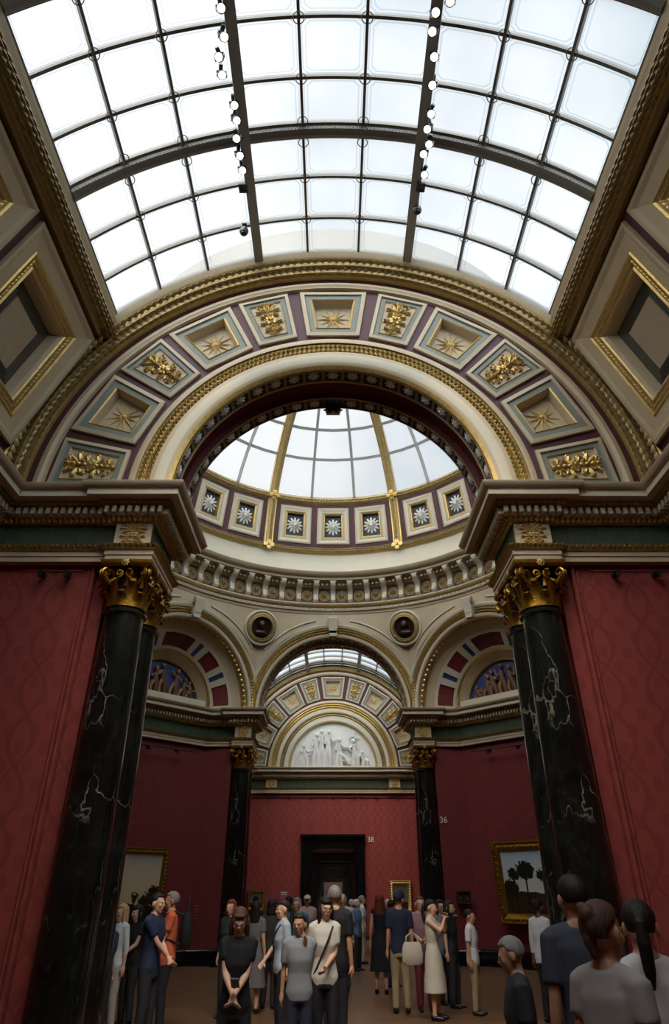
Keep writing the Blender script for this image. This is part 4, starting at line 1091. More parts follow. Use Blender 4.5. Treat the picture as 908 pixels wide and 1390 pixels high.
def painting(name, c, n, w, h, fw, label, pic, tilt=0, k='gold', dep=.09):
    root = empty(name, c); tag(root, label, 'painting'); t = Z.cross(n).normalized(); 
    root.rotation_euler = (0, 0, math.atan2(n.x, -n.y)); root.rotation_euler.rotate_axis('X', R(tilt))
    mb = MB(); prof = [(0, 0), (0, -dep * .5), (.2, -dep), (.35, -dep * .7), (.55, -dep * .95), (.8, -dep * .5), (1, -dep * .35), (1, 0)]
    rows = []
    for sx_, sz_ in ((-1, -1), (-1, 1), (1, 1), (1, -1), (-1, -1)):
        rows.append([Vector((sx_ * (w / 2 - fw * p[0]), p[1], sz_ * (h / 2 - fw * p[0]))) for p in prof])
    mb.grid(rows, k)
    for ex, L, o_ in ((Vector((1, 0, 0)), w, Vector((0, 0, h / 2 - fw * .5))), (Vector((1, 0, 0)), w, Vector((0, 0, -h / 2 + fw * .5))), (Z, h, Vector((w / 2 - fw * .5, 0, 0))), (Z, h, Vector((-w / 2 + fw * .5, 0, 0)))):
        c_ = max(4, int(L / (fw * .55)))
        for i in range(c_): mb.add(*LEAF, k, frame(o_ + ex * (-L / 2 + L * (i + .5) / c_) + Vector((0, -dep * .85, 0)), ex, ex.cross(Vector((0, -1, 0))), (0, -1, 0), fw * .3, fw * .4, fw * .2))
    mb.build('frame', root)
    mb = MB(); mb.box((0, -dep * .2, 0), (w - 2 * fw + .02, .02, h - 2 * fw + .02), pic); mb.build('canvas', root)
    return root
def landscape(name, sky_t, sky_b, ground, trees, tx, hz=.35, w=1, h=1):
    q = NM(name); s = q.new('ShaderNodeSeparateXYZ'); q.link(q.coord('Generated'), s.inputs[0]); gx, gz = s.outputs[0], s.outputs[2]
    c = q.mix(gz, lin(sky_b), lin(sky_t)); c = q.mix(q.math('MULTIPLY', q.noise(3.5, 5, q.coord('Generated')), .7), c, lin(sky_b))
    g = q.math('LESS_THAN', q.math('ADD', gz, q.math('MULTIPLY', q.noise(5, 4, q.coord('Generated')), .16)), hz + .08)
    c = q.mix(g, c, q.mix(q.noise(9, 5, q.coord('Generated')), lin(ground), lin('15110c')))
    for x, z, r_ in tx:
        dx = q.math('SUBTRACT', gx, x); dz = q.math('SUBTRACT', gz, z); dx = q.math('MULTIPLY', dx, 1.0)
        d = q.math('SQRT', q.math('ADD', q.math('MULTIPLY', dx, dx), q.math('MULTIPLY', dz, dz)))
        d = q.math('ADD', d, q.math('MULTIPLY', q.math('SUBTRACT', q.noise(20, 6, q.coord('Generated'), .7), .5), .28))
        c = q.mix(q.math('LESS_THAN', d, r_), c, lin(trees))
        tr = q.math('MULTIPLY', q.math('LESS_THAN', q.math('ABSOLUTE', dx), .014), q.math('LESS_THAN', gz, z)); c = q.mix(tr, c, lin(trees))
    q.link(c, q.b.inputs['Base Color']); q.b.inputs['Roughness'].default_value = .3
    M[name] = q.m
landscape('evening_trees', '8fb8e0', 'd8c8a8', '4a3a26', '1d2014', [(.38, .68, .15), (.18, .62, .1), (.66, .6, .1), (.1, .4, .14)], .33)
landscape('stormy_harbour', '8295a0', 'e0bf80', '2c2012', '2c2117', [(.62, .36, .06), (.93, .42, .12), (.8, .3, .1)], .26)
landscape('small_interior', '3a2c20', '6b6a60', '3a2418', '1a1210', [(.5, .5, .25)], .3)
landscape('brown_study', '4a3a22', '6a5230', '3a2a18', '2a1d10', [(.5, .5, .2)], .3)
a_ = on_plane(672, 1143, PR, nR); b_ = on_plane(683, 1255, PR, nR); c_ = on_plane(748, 1143, PR, nR)
hR = a_.z - b_.z; wR = 2.35
tR = Vector((math.sin(R(45)), -math.cos(R(45)), 0))
pc = a_ + tR * wR / 2; pc.z = (a_.z + b_.z) / 2
painting('landscape_painting', pc + nR * .14, nR, wR, hR, .26, 'large gilt framed painting of dark trees under blue sky beside the far right column', 'evening_trees', 3, 'old_gold', .14)
a_ = on_plane(224, 1152, PL, nL); hL = a_.z - on_plane(214, 1262, PL, nL).z; wL = 2.2; tL = Vector((-math.sin(R(45)), -math.cos(R(45)), 0))
pc = a_ + tL * wL / 2; pc.z = a_.z - hL / 2
painting('harbour_painting', pc + nL * .14, nL, wL, hL, .17, 'large gilt framed painting of ships under a golden stormy sky, at left', 'stormy_harbour', 3, 'old_gold', .12)
def on_end(px0, py0, px1, py1):
    a, b = on_plane(px0, py0, PE, nE), on_plane(px1, py1, PE, nE); return (a + b) / 2 + Vector((0, -.06, 0)), abs(a.x - b.x), abs(a.z - b.z)
c, w, h = on_end(336, 1207, 359, 1237); painting('small_dark_painting', c, nE, w, h, .14, 'small gilt framed dark painting on the end wall left of the doorway', 'small_interior', 0, 'old_gold')
c, w, h = on_end(528, 1195, 560, 1240); painting('bright_framed_painting', c, nE, w, h, .17, 'golden framed painting of figures on the end wall right of the doorway', 'small_interior', 0, 'gold')
c = on_plane(629, 1219, (0, 22.28, EYE), nE); painting('small_brown_picture', c + Vector((0, -.06, 0)), nE, .42, .33, .07, 'tiny brown framed picture hanging low on the dark red wall right of the far column', 'brown_study', 0, 'bronze')
M['pink_card'] = plain('pink_wall_text', '8d4a60', .6); M['pale_card'] = plain('pale_wall_text', 'a05a58', .6)
c, w, h = on_end(380, 1209, 391, 1222)
o = MB(); o.box((0, 0, 0), (w, .02, h), 'pink_card'); o.box((0, -.012, h * .3), (w * .7, .006, .03), 'white'); o.box((0, -.012, h * .1), (w * .6, .006, .02), 'white'); o = o.build('wall_text_panel'); o.location = c + Vector((0, .04, 0)); tag(o, 'mauve text panel on the end wall between the small painting and doorway', 'wall label')
c = on_plane(267, 1238, PL, nL)
mb = MB()
for i in range(5): mb.box((-.02 * (i % 2), 0, .14 - .07 * i), (.28 - .04 * (i % 2), .01, .022), 'pale_card')
o = mb.build('wall_text'); o.location = c + nL * .04; o.rotation_euler = (0, 0, R(45)); tag(o, 'small faded wall text right of the orange shirted man on dark red wall', 'wall label')

# relief in the end lunette
rel = empty('marble_relief', (0, YE - .02, SP)); tag(rel, 'white marble relief of classical figures in the arched recess above the end wall', 'relief')
def rel_fig(pts, head, seed):
    mb = MB(); rnd = random.Random(seed)
    for p in pts:
        mb.tube([Vector((a, -.04 - .05 * (i % 2), z)) for i, (a, z, r_) in enumerate(p)], [q_[2] for q_ in p], 'white', 8)
    mb.add(*unit_ball(12, 8), 'white', frame((head[0], -.1, head[1]), X, Y, Z, .085, .085, .115))
    mb.build('relief_figure', rel)
def st_fig(x, h, lean, arm, seed):
    rel_fig([[(x - .1, .02, .1), (x - .08, h * .3, .1), (x + lean * .5, h * .55, .12), (x + lean, h * .8, .1)], [(x + .1, .02, .07), (x + .1, h * .35, .1), (x + lean * .5, h * .55, .11)], [(x + lean - .1, h * .8, .06), (x + lean - .2, h * .62, .05), (x + lean + arm * .1, h * .55, .04)],
             [(x + lean + .1, h * .8, .06), (x + lean + .2 * arm, h * .68, .05), (x + lean + .42 * arm, h * .74, .035)], [(x - .02, .02, .05), (x + .02, h * .4, .06), (x + lean, h * .7, .05)]], (x + lean, h * .93), seed)
for x, h, l, a, s_ in ((-1.62, .75, .1, 1, 1), (-1.35, 1.0, -.05, 1, 2), (-.82, 1.55, .05, 1, 3), (-.55, 1.72, 0, -1, 4), (-.25, 1.7, .05, 1, 5), (.3, 1.3, .02, 1, 6), (1.1, 1.25, -.1, -1, 8), (1.55, .7, -.15, -1, 9)): st_fig(x, h, l, a, s_)
mb = MB(); mb.box((.62, -.08, .3), (.75, .12, .07), 'white'); mb.box((.4, -.08, .15), (.07, .1, .3), 'white'); mb.box((.9, -.08, .15), (.07, .1, .3), 'white'); mb.tube([(.3, -.1, .6), (.55, -.14, .45), (.8, -.12, .1)], .08, 'white', 8); mb.box((.95, -.02, 1.1), (.12, .04, 1.2), 'white'); mb.box((1.02, -.02, 1.35), (.5, .04, .06), 'white'); mb.box((0, -.06, .02), (3.8, .16, .05), 'white'); mb.build('relief_furniture', rel)

# bench at the end of the far gallery
bn = empty('gallery_bench', (1.55, 27.5, 0)); tag(bn, 'low black bench on the floor in front of the end wall', 'bench')
mb = MB(); mb.box((0, 0, .42), (1.7, .6, .1), 'black'); mb.build('seat', bn)
for x in (-.7, .7):
    for y in (-.22, .22): mb = MB(); mb.box((x, y, .19), (.07, .07, .38), 'black'); mb.build('leg', bn)

# ------------------------------------------------------------ people
def hexmat(name, h, rough=.8, var=.06): 
    if name not in M: M[name] = plain(name, h, rough, var=var, scale=7, bump=0 if rough < .6 else .9)
    return name
hexmat('skin_fair', 'd9ab90', .5); hexmat('skin_tan', 'c2906f', .5); hexmat('skin_brown', '7d523a', .5); hexmat('lips', '9c5048', .5)
def hairmat(name, h):
    q = NM(name); mp = q.new('ShaderNodeMapping'); q.link(q.coord(), mp.inputs[0]); mp.inputs['Scale'].default_value = (90, 90, 9)
    n = q.noise(1, 3, mp.outputs[0]); q.bump(n, .8, .006); c = lin(h); M[name] = q.set(q.mix(n, tuple(min(1, x * 2.0) for x in c[:3]) + (1,), tuple(x * .5 for x in c[:3]) + (1,)), .6, spec=.35); return name
HAIRC = {k: hairmat('hair_' + k, v) for k, v in dict(black='120f0e', brown='4a3325', dark='1d1512', grey='77736e', white='b9b5ad', blond='a58a62', red='6b2e18').items()}
def tapered(mb, pts, rad, k, n=12, ell=None):
    """closed tube with rounded ends; ell: per point (scale x, scale y) in the tube's own frame"""
    P = [Vector(p) for p in pts]; a, b = (P[1] - P[0]).normalized(), (P[-1] - P[-2]).normalized()
    pts2 = [P[0] - a * rad[0] * .9, P[0] - a * rad[0] * .55] + P + [P[-1] + b * rad[-1] * .55, P[-1] + b * rad[-1] * .9]
    rr = [rad[0] * .35, rad[0] * .8] + list(rad) + [rad[-1] * .8, rad[-1] * .35]
    mb.tube(pts2, rr, k, n)
def torso_loft(mb, rings, k, n=20):
    v = []; f = []
    for c, rx, ry in rings:
        for i in range(n):
            a = 2 * PI * i / n; ca, sa = math.cos(a), math.sin(a)
            v.append(Vector(c) + Vector((rx * math.copysign(abs(ca) ** .85, ca), ry * math.copysign(abs(sa) ** .85, sa), 0)))
    for j in range(len(rings) - 1):
        for i in range(n): f.append((j * n + i, j * n + (i + 1) % n, (j + 1) * n + (i + 1) % n, (j + 1) * n + i))
    f.append(tuple(range(n - 1, -1, -1))); f.append(tuple((len(rings) - 1) * n + i for i in range(n)))
    mb.add(v, f, k)
def fuse(mb, name, parent, vox, sm=2, k=None):
    o = mb.build(name, None, True); md = o.modifiers.new('r', 'REMESH'); md.mode = 'VOXEL'; md.voxel_size = vox; md.use_smooth_shade = True
    m2 = o.modifiers.new('s', 'SMOOTH'); m2.iterations = sm; m2.factor = .5
    dg = bpy.context.evaluated_depsgraph_get(); me = bpy.data.meshes.new_from_object(o.evaluated_get(dg)); old = o.data; o.modifiers.clear(); o.data = me; bpy.data.meshes.remove(old)
    me.materials.clear(); me.materials.append(M[k]); o.parent = parent
    me.polygons.foreach_set('use_smooth', [True] * len(me.polygons)); me.polygons.foreach_set('material_index', [0] * len(me.polygons)); return o
def ik(a, b, l1, l2, pole):
    a, b = Vector(a), Vector(b); d = b - a; L = min(d.length, (l1 + l2) * .995); u = d.normalized(); b = a + u * L
    x = (l1 * l1 - l2 * l2 + L * L) / (2 * L); h = math.sqrt(max(0, l1 * l1 - x * x)); p = Vector(pole); p = (p - u * p.dot(u)).normalized()
    return a + u * x + p * h, b
def hand(mb, wrist, d, palm, s_, curl, k):
    """d: direction of the fingers, palm: direction the palm faces"""
    d = d.normalized(); palm = (palm - d * palm.dot(d)).normalized(); sd = d.cross(palm)
    pc = wrist + d * .045 * s_
    tapered(mb, [wrist, wrist + d * .03 * s_ + sd * .0, wrist + d * .075 * s_], [.026 * s_, .032 * s_, .03 * s_], k, 10)
    for i, (o_, L) in enumerate(((-.03, .062), (-.010, .072), (.011, .067), (.031, .052))):
        b = wrist + d * .085 * s_ + sd * o_ * s_; q1 = (d + palm * curl * .4).normalized(); q2 = (d + palm * curl * 1.3).normalized()
        m1_ = b + q1 * L * .55 * s_; tapered(mb, [b - d * .02 * s_, b, m1_, m1_ + q2 * L * .5 * s_], [.011 * s_, .0105 * s_, .0095 * s_, .008 * s_], k, 8)
    b = wrist + d * .03 * s_ - sd * .028 * s_; t1 = (d * .6 - sd * .75 + palm * .3).normalized(); m1_ = b + t1 * .04 * s_
    tapered(mb, [b, m1_, m1_ + (d * .8 - sd * .2 + palm * .5).normalized() * .03 * s_], [.014 * s_, .012 * s_, .0095 * s_], k, 8)
def person(px, top, Yd, face, label, H=None, sex='m', skin='skin_fair', hair='brown', style='short', topc='5a5a60', botc='2b2a2e', bottom='trousers', sleeve=.5,
           yaw=0, pitch=0, lh=None, rh=None, glasses=False, beard=False, cap=None, lean=0, fat=1.0, beard_c=None, group=None, vox=None, dress=False, xoff=0, strap=None):
    """face: 0 towards the camera, 90 towards picture right, 180 away; yaw / pitch turn the head; lh, rh: hand targets as fractions of height"""
    r0 = ray(px, top); H = H or EYE + r0[1] * Yd; s_ = H / 1.75; rr0 = ray(px, top + 12); x = rr0[0] * Yd
    root = empty('person', (x, Yd, 0), R(face)); tag(root, label, 'person', group)
    vox = vox or (.011 if Yd < 16 else .016)
    fem = sex == 'f'; sw = (.152 if fem else .178) * s_; hw = .165 * s_ * fat
    def L(x_, y_, z_): return Vector((x_ * s_, y_ * s_ + lean * max(0, z_ - .95) * -s_, z_ * s_))
    tor = [(L(0, 0, .80), .15, .105), (L(0, .0, .90), .168, .115), (L(0, 0, 1.0), .15 if not fem else .14, .105), (L(0, 0, 1.10), .142 if not fem else .122, .1), (L(0, -.01, 1.24), .165 if not fem else .15, .115 if not fem else .12), (L(0, 0, 1.38), .18 if not fem else .155, .10), (L(0, .005, 1.445), .15 if not fem else .125, .075), (L(0, .01, 1.485), .095, .06), (L(0, .01, 1.52), .06, .055)]
    def rings(g, z0=0, z1=9): return [(c, rx * s_ * fat + g, ry * s_ * fat + g) for c, rx, ry in tor if z0 * s_ <= c.z <= z1 * s_]
    B = MB(); torso_loft(B, rings(0), skin)
    tapered(B, [L(0, .015, 1.42), L(0, .01, 1.50), L(0, 0, 1.57)], [.062 * s_, .054 * s_, .054 * s_], skin)
    hc = L(0, -.012, 1.625); HS = 1.1
    Rh = Matrix.Translation(hc + Vector((0, .03, -.09)) * s_) @ Matrix.Rotation(R(yaw), 4, 'Z') @ Matrix.Rotation(R(pitch), 4, 'X') @ Matrix.Translation(-(hc + Vector((0, .03, -.09)) * s_))
    def HT(x_, y_, z_, sx_=1, sy=1, sz=1): return Rh @ frame(hc + Vector((x_, y_, z_)) * s_ * HS, X, Y, Z, sx_ * s_ * HS, sy * s_ * HS, sz * s_ * HS)
    BB = unit_ball(20, 14)
    B.add(*BB, skin, HT(0, .012, .028, .074, .093, .087)); B.add(*BB, skin, HT(0, -.022, -.035, .058, .062, .078)); B.add(*BB, skin, HT(0, -.05, -.083, .03, .028, .026))
    B.add(*BB, skin, HT(0, -.078, .018, .052, .018, .014)); B.add(*BB, skin, HT(0, -.094, -.02, .0135, .02, .018)); B.add(*BB, skin, HT(0, -.086, .0, .010, .014, .025))
    B.add(*BB, skin, HT(0, -.076, -.052, .026, .016, .012))
    for sg in (-1, 1):
        B.add(*BB, skin, HT(sg * .081, .012, -.005, .012, .022, .034)); B.add(*BB, skin, HT(sg * .036, -.062, -.018, .024, .022, .022))
    for sg in (-1, 1): tapered(B, [L(sg * .03, .01, 1.475), L(0, .01, 1.425) + Vector((sg * sw * .95, 0, 0))], [.05 * s_, .05 * s_], skin)
    # legs
    lc = bottom
    hips = [L(-.085, 0, .86), L(.085, 0, .86)]; knees = [L(-.09, -.015, .48), L(.095, -.03, .48)]; ank = [L(-.095, .02, .09), L(.11, .0, .09)]
    for h_, kn, an in zip(hips, knees, ank):
        tapered(B, [h_, h_.lerp(kn, .4), kn, kn.lerp(an, .35) + Vector((0, .012, 0)), an], [.088 * s_, .078 * s_, .054 * s_, .055 * s_, .036 * s_], skin)
        tapered(B, [an + Vector((0, .03, -.04)) * s_, an + Vector((0, -.06, -.05)) * s_, an + Vector((0, -.14, -.062)) * s_], [.034 * s_, .034 * s_, .024 * s_], skin, 10)
    # arms
    arms = []
    for sg, tgt in ((1, lh), (-1, rh)):
        sh = L(0, .01, 1.425) + Vector((sg * sw, 0, 0)); t = tgt or (.235, .02, .80)
        tg = L(t[0] * sg, t[1], t[2]); pole = Vector((sg * .5, .6, -.4)) if tgt else Vector((sg * .1, 1, 0))
        el, wr = ik(sh, tg, .285 * s_, .25 * s_, pole); arms.append((sg, sh, el, wr, tgt))
        tapered(B, [sh - Vector((sg * .05 * s_, 0, 0)), sh, sh.lerp(el, .35), el, el.lerp(wr, .3), wr], [.052 * s_, .053 * s_, .045 * s_, .036 * s_, .037 * s_, .024 * s_], skin)
        d = (wr - el).normalized(); palm = Vector((-sg, 0, 0)) if not tgt else (Vector((-sg * .6, -.1, .2)) if abs(d.x) < .8 else Vector((0, 1, 0)))
        hand(B, wr + d * .01, d, palm, s_, .8 if tgt else .45, skin)
    body = fuse(B, 'body', root, vox, 2, skin)
    # face
    if abs(((face + yaw + 180) % 360) - 180) < 130 and Yd < 27:
        for sg in (-1, 1):
            e = MB(); e.add(*unit_ball(10, 8), 'white', HT(sg * .031, -.0755, -.004, .0125, .009, .0075)); e.add(*unit_ball(8, 6), 'black', HT(sg * .031, -.082, -.004, .0058, .004, .006)); e.build('eye', root)
            e = MB(); e.tube([HT(0, 0, 0) @ Vector(p) for p in ((sg * .015, -.086, .016), (sg * .03, -.088, .021), (sg * .048, -.078, .016))], .0035 * s_, HAIRC[hair if hair in ('black', 'brown', 'dark', 'grey', 'red') else 'grey'], 6); e.build('eyebrow', root)
        e = MB(); e.add(*unit_ball(10, 6), 'lips', HT(0, -.0885, -.052, .022, .006, .0035)); e.add(*unit_ball(10, 6), 'lips', HT(0, -.088, -.0585, .018, .006, .0045)); e.build('mouth', root)
    if glasses:
        e = MB()
        for sg in (-1, 1):
            e.add(*ring_unit(16, 5, .93, .07), 'black', HT(0, 0, 0) @ frame((sg * .033, -.096, -.004), X, Z, -Y, .026, .022, .02)); e.tube([HT(0, 0, 0) @ Vector(p) for p in ((sg * .058, -.095, 0), (sg * .076, -.05, .003), (sg * .08, .02, 0))], .002, 'black', 5)
        e.tube([HT(0, 0, 0) @ Vector(p) for p in ((-.009, -.098, 0), (.009, -.098, 0))], .002, 'black', 5); e.build('glasses', root)
    if beard:
        e = MB(); e.add(*BB, HAIRC[hair], HT(0, -.032, -.075, .055, .055, .045)); e.add(*BB, HAIRC[hair], HT(0, -.085, -.04, .028, .012, .006)); fuse(e, 'beard', root, .006, 1, HAIRC[hair])
    # hair
    hk = HAIRC[hair]; Hh = MB()
    if style != 'bald':
        v = []; f = []; nu, nv = 32, 22; line = .58 if not fem else .52
        for j in range(nv + 1):
            for i in range(nu):
                t = PI * j / nv; a = 2 * PI * i / nu; cx_, cy_, cz_ = math.sin(t) * math.cos(a), math.sin(t) * math.sin(a), math.cos(t)
                lo = -.75 if cy_ > .15 else (-.25 + (.15 - cy_) * 1.1 if cy_ > -.45 else line)
                if style == 'short': lo = -.45 if cy_ > .25 else (-.25 + (.25 - cy_) * .75 if cy_ > -.5 else .5)
                if style in ('bun', 'pony'): lo = -.5 if cy_ > .4 else (-.1 + (.4 - cy_) * .75 if cy_ > -.45 else line)
                g = 1.0 if cz_ > lo else .8; th = 1.09 if style == 'short' else 1.14
                v.append((.077 * cx_ * g * th, .012 + .097 * cy_ * g * th, .030 + .092 * cz_ * g * th))
        for j in range(nv):
            for i in range(nu): f.append((j * nu + i, (j + 1) * nu + i, (j + 1) * nu + (i + 1) % nu, j * nu + (i + 1) % nu))
        Hh.add(v, f, hk, HT(0, 0, 0))
        if style in ('long', 'fringe', 'bob'):
            zb = -.30 if style != 'bob' else -.14
            torso_rows = [((0, .045, .05), .085, .065), ((0, .05, -.03), .092, .062), ((0, .058, -.12), .096, .055), ((0, .065, zb * .75), .10, .045), ((0, .066, zb), .075, .03)]
            v2 = MB(); torso_loft(v2, [(Vector(c), rx, ry) for c, rx, ry in torso_rows], hk); Hh.add(v2.v, v2.f, hk, HT(0, 0, 0))
            for sg in (-1, 1): 
                v2 = MB(); tapered(v2, [(sg * .06, .0, .06), (sg * .08, -.01, -.02), (sg * .083, -.01, -.10), (sg * .085, -.0, max(zb, -.2))], [.026, .024, .022, .015], hk); Hh.add(v2.v, v2.f, hk, HT(0, 0, 0))
            if style == 'fringe': Hh.add(*BB, hk, HT(0, -.055, .072, .064, .04, .026))
        if style == 'pony':
            v2 = MB(); tapered(v2, [(0, .1, .04), (0, .135, .03), (0, .145, -.06), (0, .13, -.17), (0, .12, -.24)], [.02, .028, .034, .03, .012], hk); Hh.add(v2.v, v2.f, hk, HT(0, 0, 0))
        if style == 'bun': Hh.add(*BB, hk, HT(0, .095, .07, .04, .04, .045)); Hh.add(*BB, hk, HT(.025, .09, .095, .028, .03, .028)); Hh.add(*BB, hk, HT(-.02, .1, .03, .03, .028, .04)); Hh.add(*BB, hk, HT(.01, .1, -.02, .026, .024, .04)); Hh.add(*BB, hk, HT(0, .092, -.06, .02, .02, .035))
        fuse(Hh, 'hair', root, .007, 2 if style == 'short' else 1, hk)
    if cap:
        ck = hexmat('cloth_' + cap, cap); e = MB(); v = []; f = []
        e.add(*unit_ball(20, 12), ck, HT(0, .014, .052, .084, .104, .075)); e.add(*unit_ball(16, 6), ck, HT(0, -.11, .048, .06, .06, .012)); fuse(e, 'cap', root, .008, 1, ck)
    # clothes
    tk = hexmat('cloth_' + topc, topc); bk = hexmat('cloth_' + botc, botc)
    T_ = MB(); g = .013
    z0 = .82 if not dress else .82
    torso_loft(T_, rings(g, z0 - .03, 1.49), tk)
    for sg in (-1, 1): tapered(T_, [L(sg * .05, .01, 1.462), L(0, .01, 1.425) + Vector((sg * sw * .95, 0, 0))], [.06 * s_, .066 * s_], tk)
    for sg, sh, el, wr, tgt in arms:
        if sleeve <= .05: continue
        if sleeve <= .5: e_ = sh.lerp(el, sleeve * 1.6); pts = [sh - Vector((sg * .07 * s_, 0, 0)), sh, e_]; rd = [.066 * s_, .070 * s_, .064 * s_]
        else: e_ = el.lerp(wr, (sleeve - .5) * 1.9); pts = [sh - Vector((sg * .07 * s_, 0, 0)), sh, sh.lerp(el, .5), el, e_]; rd = [.066 * s_, .070 * s_, .058 * s_, .05 * s_, .036 * s_]
        T_.tube(pts, rd, tk, 14)
    if dress:
        torso_loft(T_, [(L(0, 0, 1.05), .15 * s_, .115 * s_), (L(0, 0, .88), .19 * s_, .15 * s_), (L(0, 0, .6), .22 * s_, .18 * s_), (L(0, 0, .38), .25 * s_, .2 * s_)], tk)
    top_o = fuse(T_, 'dress' if dress else 'shirt', root, .014, 2, tk)
    if not dress:
        T_ = MB()
        if bottom == 'trousers' or bottom == 'shorts':
            torso_loft(T_, [(L(0, 0, .98), .150 * s_ * fat, .112 * s_ * fat), (L(0, 0, .9), .175 * s_ * fat, .125 * s_ * fat), (L(0, 0, .78), .16 * s_ * fat, .12 * s_)], bk)
            for h_, kn, an in zip(hips, knees, ank):
                if bottom == 'trousers': T_.tube([h_ + Vector((0, 0, .05 * s_)), h_.lerp(kn, .4), kn, kn.lerp(an, .5), an + Vector((0, 0, -.02))], [.1 * s_, .092 * s_, .072 * s_, .066 * s_, .06 * s_], bk, 14)
                else: T_.tube([h_ + Vector((0, 0, .05 * s_)), h_.lerp(kn, .5), kn + Vector((0, 0, .03))], [.1 * s_, .095 * s_, .09 * s_], bk, 14)
        else:
            torso_loft(T_, [(L(0, 0, 1.0), .14 * s_, .11 * s_), (L(0, 0, .85), .19 * s_, .14 * s_), (L(0, 0, .5), .23 * s_, .18 * s_)], bk)
        fuse(T_, {'trousers': 'trousers', 'shorts': 'shorts'}.get(bottom, 'skirt'), root, .015, 2, bk)
    for an in ank:
        e = MB(); tapered(e, [an + Vector((0, .035, -.045)) * s_, an + Vector((0, -.06, -.052)) * s_, an + Vector((0, -.15, -.060)) * s_], [.042 * s_, .04 * s_, .030 * s_], 'black', 12)
        for i_, q_ in enumerate(e.v): 
            if q_.z < .004: e.v[i_] = Vector((q_.x, q_.y, .004))
        e.build('shoe', root)
    if strap:
        sk = hexmat('cloth_' + strap, strap); e = MB(); rg = rings(.02, .9, 1.45); pts = []
        for i in range(9):
            t = i / 8; z = (1.43 - t * .5) * s_; e_ = min(rg, key=lambda q_: abs(q_[0].z - z)); xx = (.10 - t * .24) * s_
            pts.append(Vector((xx, e_[0].y - e_[2] * math.sqrt(max(.1, 1 - (xx / e_[1]) ** 2)) * .98 - .006, z)))
        pts = [Vector((.11 * s_, .03, 1.455 * s_))] + pts
        e.tube(pts, .012, sk, 6); e.build('bag_strap', root)
    return root, arms, s_
def world(root, p): return Matrix.Translation(root.location) @ Matrix.Rotation(root.rotation_euler.z, 4, 'Z') @ Vector(p)
def bag(name, at, size, c, label, rz=0, cat='bag', soft=True):
    k = hexmat('cloth_' + c, c); r_ = empty(name, at, rz); tag(r_, label, cat); w, d, h = size; mb = MB()
    torso_loft(mb, [((0, 0, -h / 2), w * .4, d * .4), ((0, 0, -h * .4), w * .5, d * .5), ((0, 0, 0), w * .52, d * .52), ((0, 0, h * .35), w * .46, d * .42), ((0, 0, h / 2), w * .38, d * .25)], k); mb.build('bag_body', r_)
    mb = MB(); mb.tube([(-w * .3, 0, h * .45), (-w * .26, 0, h * .75), (0, 0, h * .95), (w * .26, 0, h * .75), (w * .3, 0, h * .45)], .012, k, 8); mb.build('handle', r_)
    return r_

person(149, 1238, 11.0, 60, 'person in a navy t-shirt almost hidden behind the front left column', topc='26304f', hair='dark', skin='skin_tan')
person(166, 1228, 12.2, -40, 'woman with wavy blonde hair and loose white top beside the left columns', sex='f', hair='blond', style='bob', topc='d5dade', botc='b9b6ae', rh=(.05, -.25, 1.05), sleeve=.75)
r, ar, s_ = person(187, 1229, 12.8, -30, 'dark haired woman in black holding a tan booklet, behind the man in navy', sex='f', hair='black', style='fringe', topc='15151a', lh=(.02, -.26, 1.02), rh=(.02, -.28, 1.05), sleeve=.3, yaw=-10)
mb = MB(); mb.box((0, 0, 0), (.12, .02, .17), hexmat('tan_card', 'a98f60')); mb.box((-.062, 0, 0), (.006, .03, .172), 'tan_card'); o = mb.build('booklet'); o.location = world(r, (-.0, -.33, 1.11)); o.rotation_euler = (R(-20), 0, R(-20)); tag(o, 'tan booklet held by the dark haired woman in black', 'booklet')
person(213, 1213, 10.8, 75, 'young man with black hair in navy dotted shirt facing right, at left', hair='black', topc='1d2747', botc='2a2c33', lh=(.0, -.26, 1.02), rh=(.0, -.28, 1.0), sleeve=.45)
r, ar, s_ = person(234, 1211, 12.2, -75, 'older man in orange t-shirt with black backpack, facing left', hair='grey', topc='d9694a', botc='22222a', lh=(.10, -.25, 1.0), fat=1.12, sleeve=.42, skin='skin_tan')
o = bag('backpack', world(r, (0, .25, 1.22)), (.32, .18, .46), '14151a', 'black backpack worn by the man in the orange t-shirt', R(-75))
for sg in (-1, 1):
    mb = MB(); mb.tube([(sg * .1, -.04, .18), (sg * .11, -.2, .235), (sg * .12, -.33, .2), (sg * .125, -.385, .05), (sg * .16, -.3, -.1), (sg * .16, -.08, -.18)], .018, 'cloth_14151a', 8); mb.build('shoulder_strap', o)
person(314, 1222, 13.5, -25, 'woman with auburn hair in dark green jacket, left of the woman in glasses', sex='f', hair='red', style='bob', topc='27352c', sleeve=.95)
r, ar, s_ = person(326, 1232, 7.9, 5, 'woman with glasses and black top looking down, left of the boy', sex='f', hair='brown', style='fringe', topc='121216', pitch=16, glasses=True, lh=(.0, -.24, 1.0), rh=(.02, -.26, 1.0), sleeve=.35)
mb = MB(); mb.box((0, 0, 0), (.075, .012, .15), 'black'); mb.box((0, -.007, .0), (.068, .002, .14), 'grey_metal'); o = mb.build('mobile_phone'); o.location = world(r, (0, -.33, 1.0)); o.rotation_euler = (R(60), 0, 0); tag(o, 'dark mobile phone held by the woman in glasses and black top', 'phone')
person(348, 1224, 14.0, 165, 'woman with long black hair in a black and white patterned dress', sex='f', hair='black', style='long', topc='6f6e70', dress=True, sleeve=.4)
person(369, 1220, 14.5, 175, 'person with brown hair and long olive jacket seen from behind', sex='f', hair='dark', style='bob', topc='35352a', sleeve=.95, botc='2d2c26')
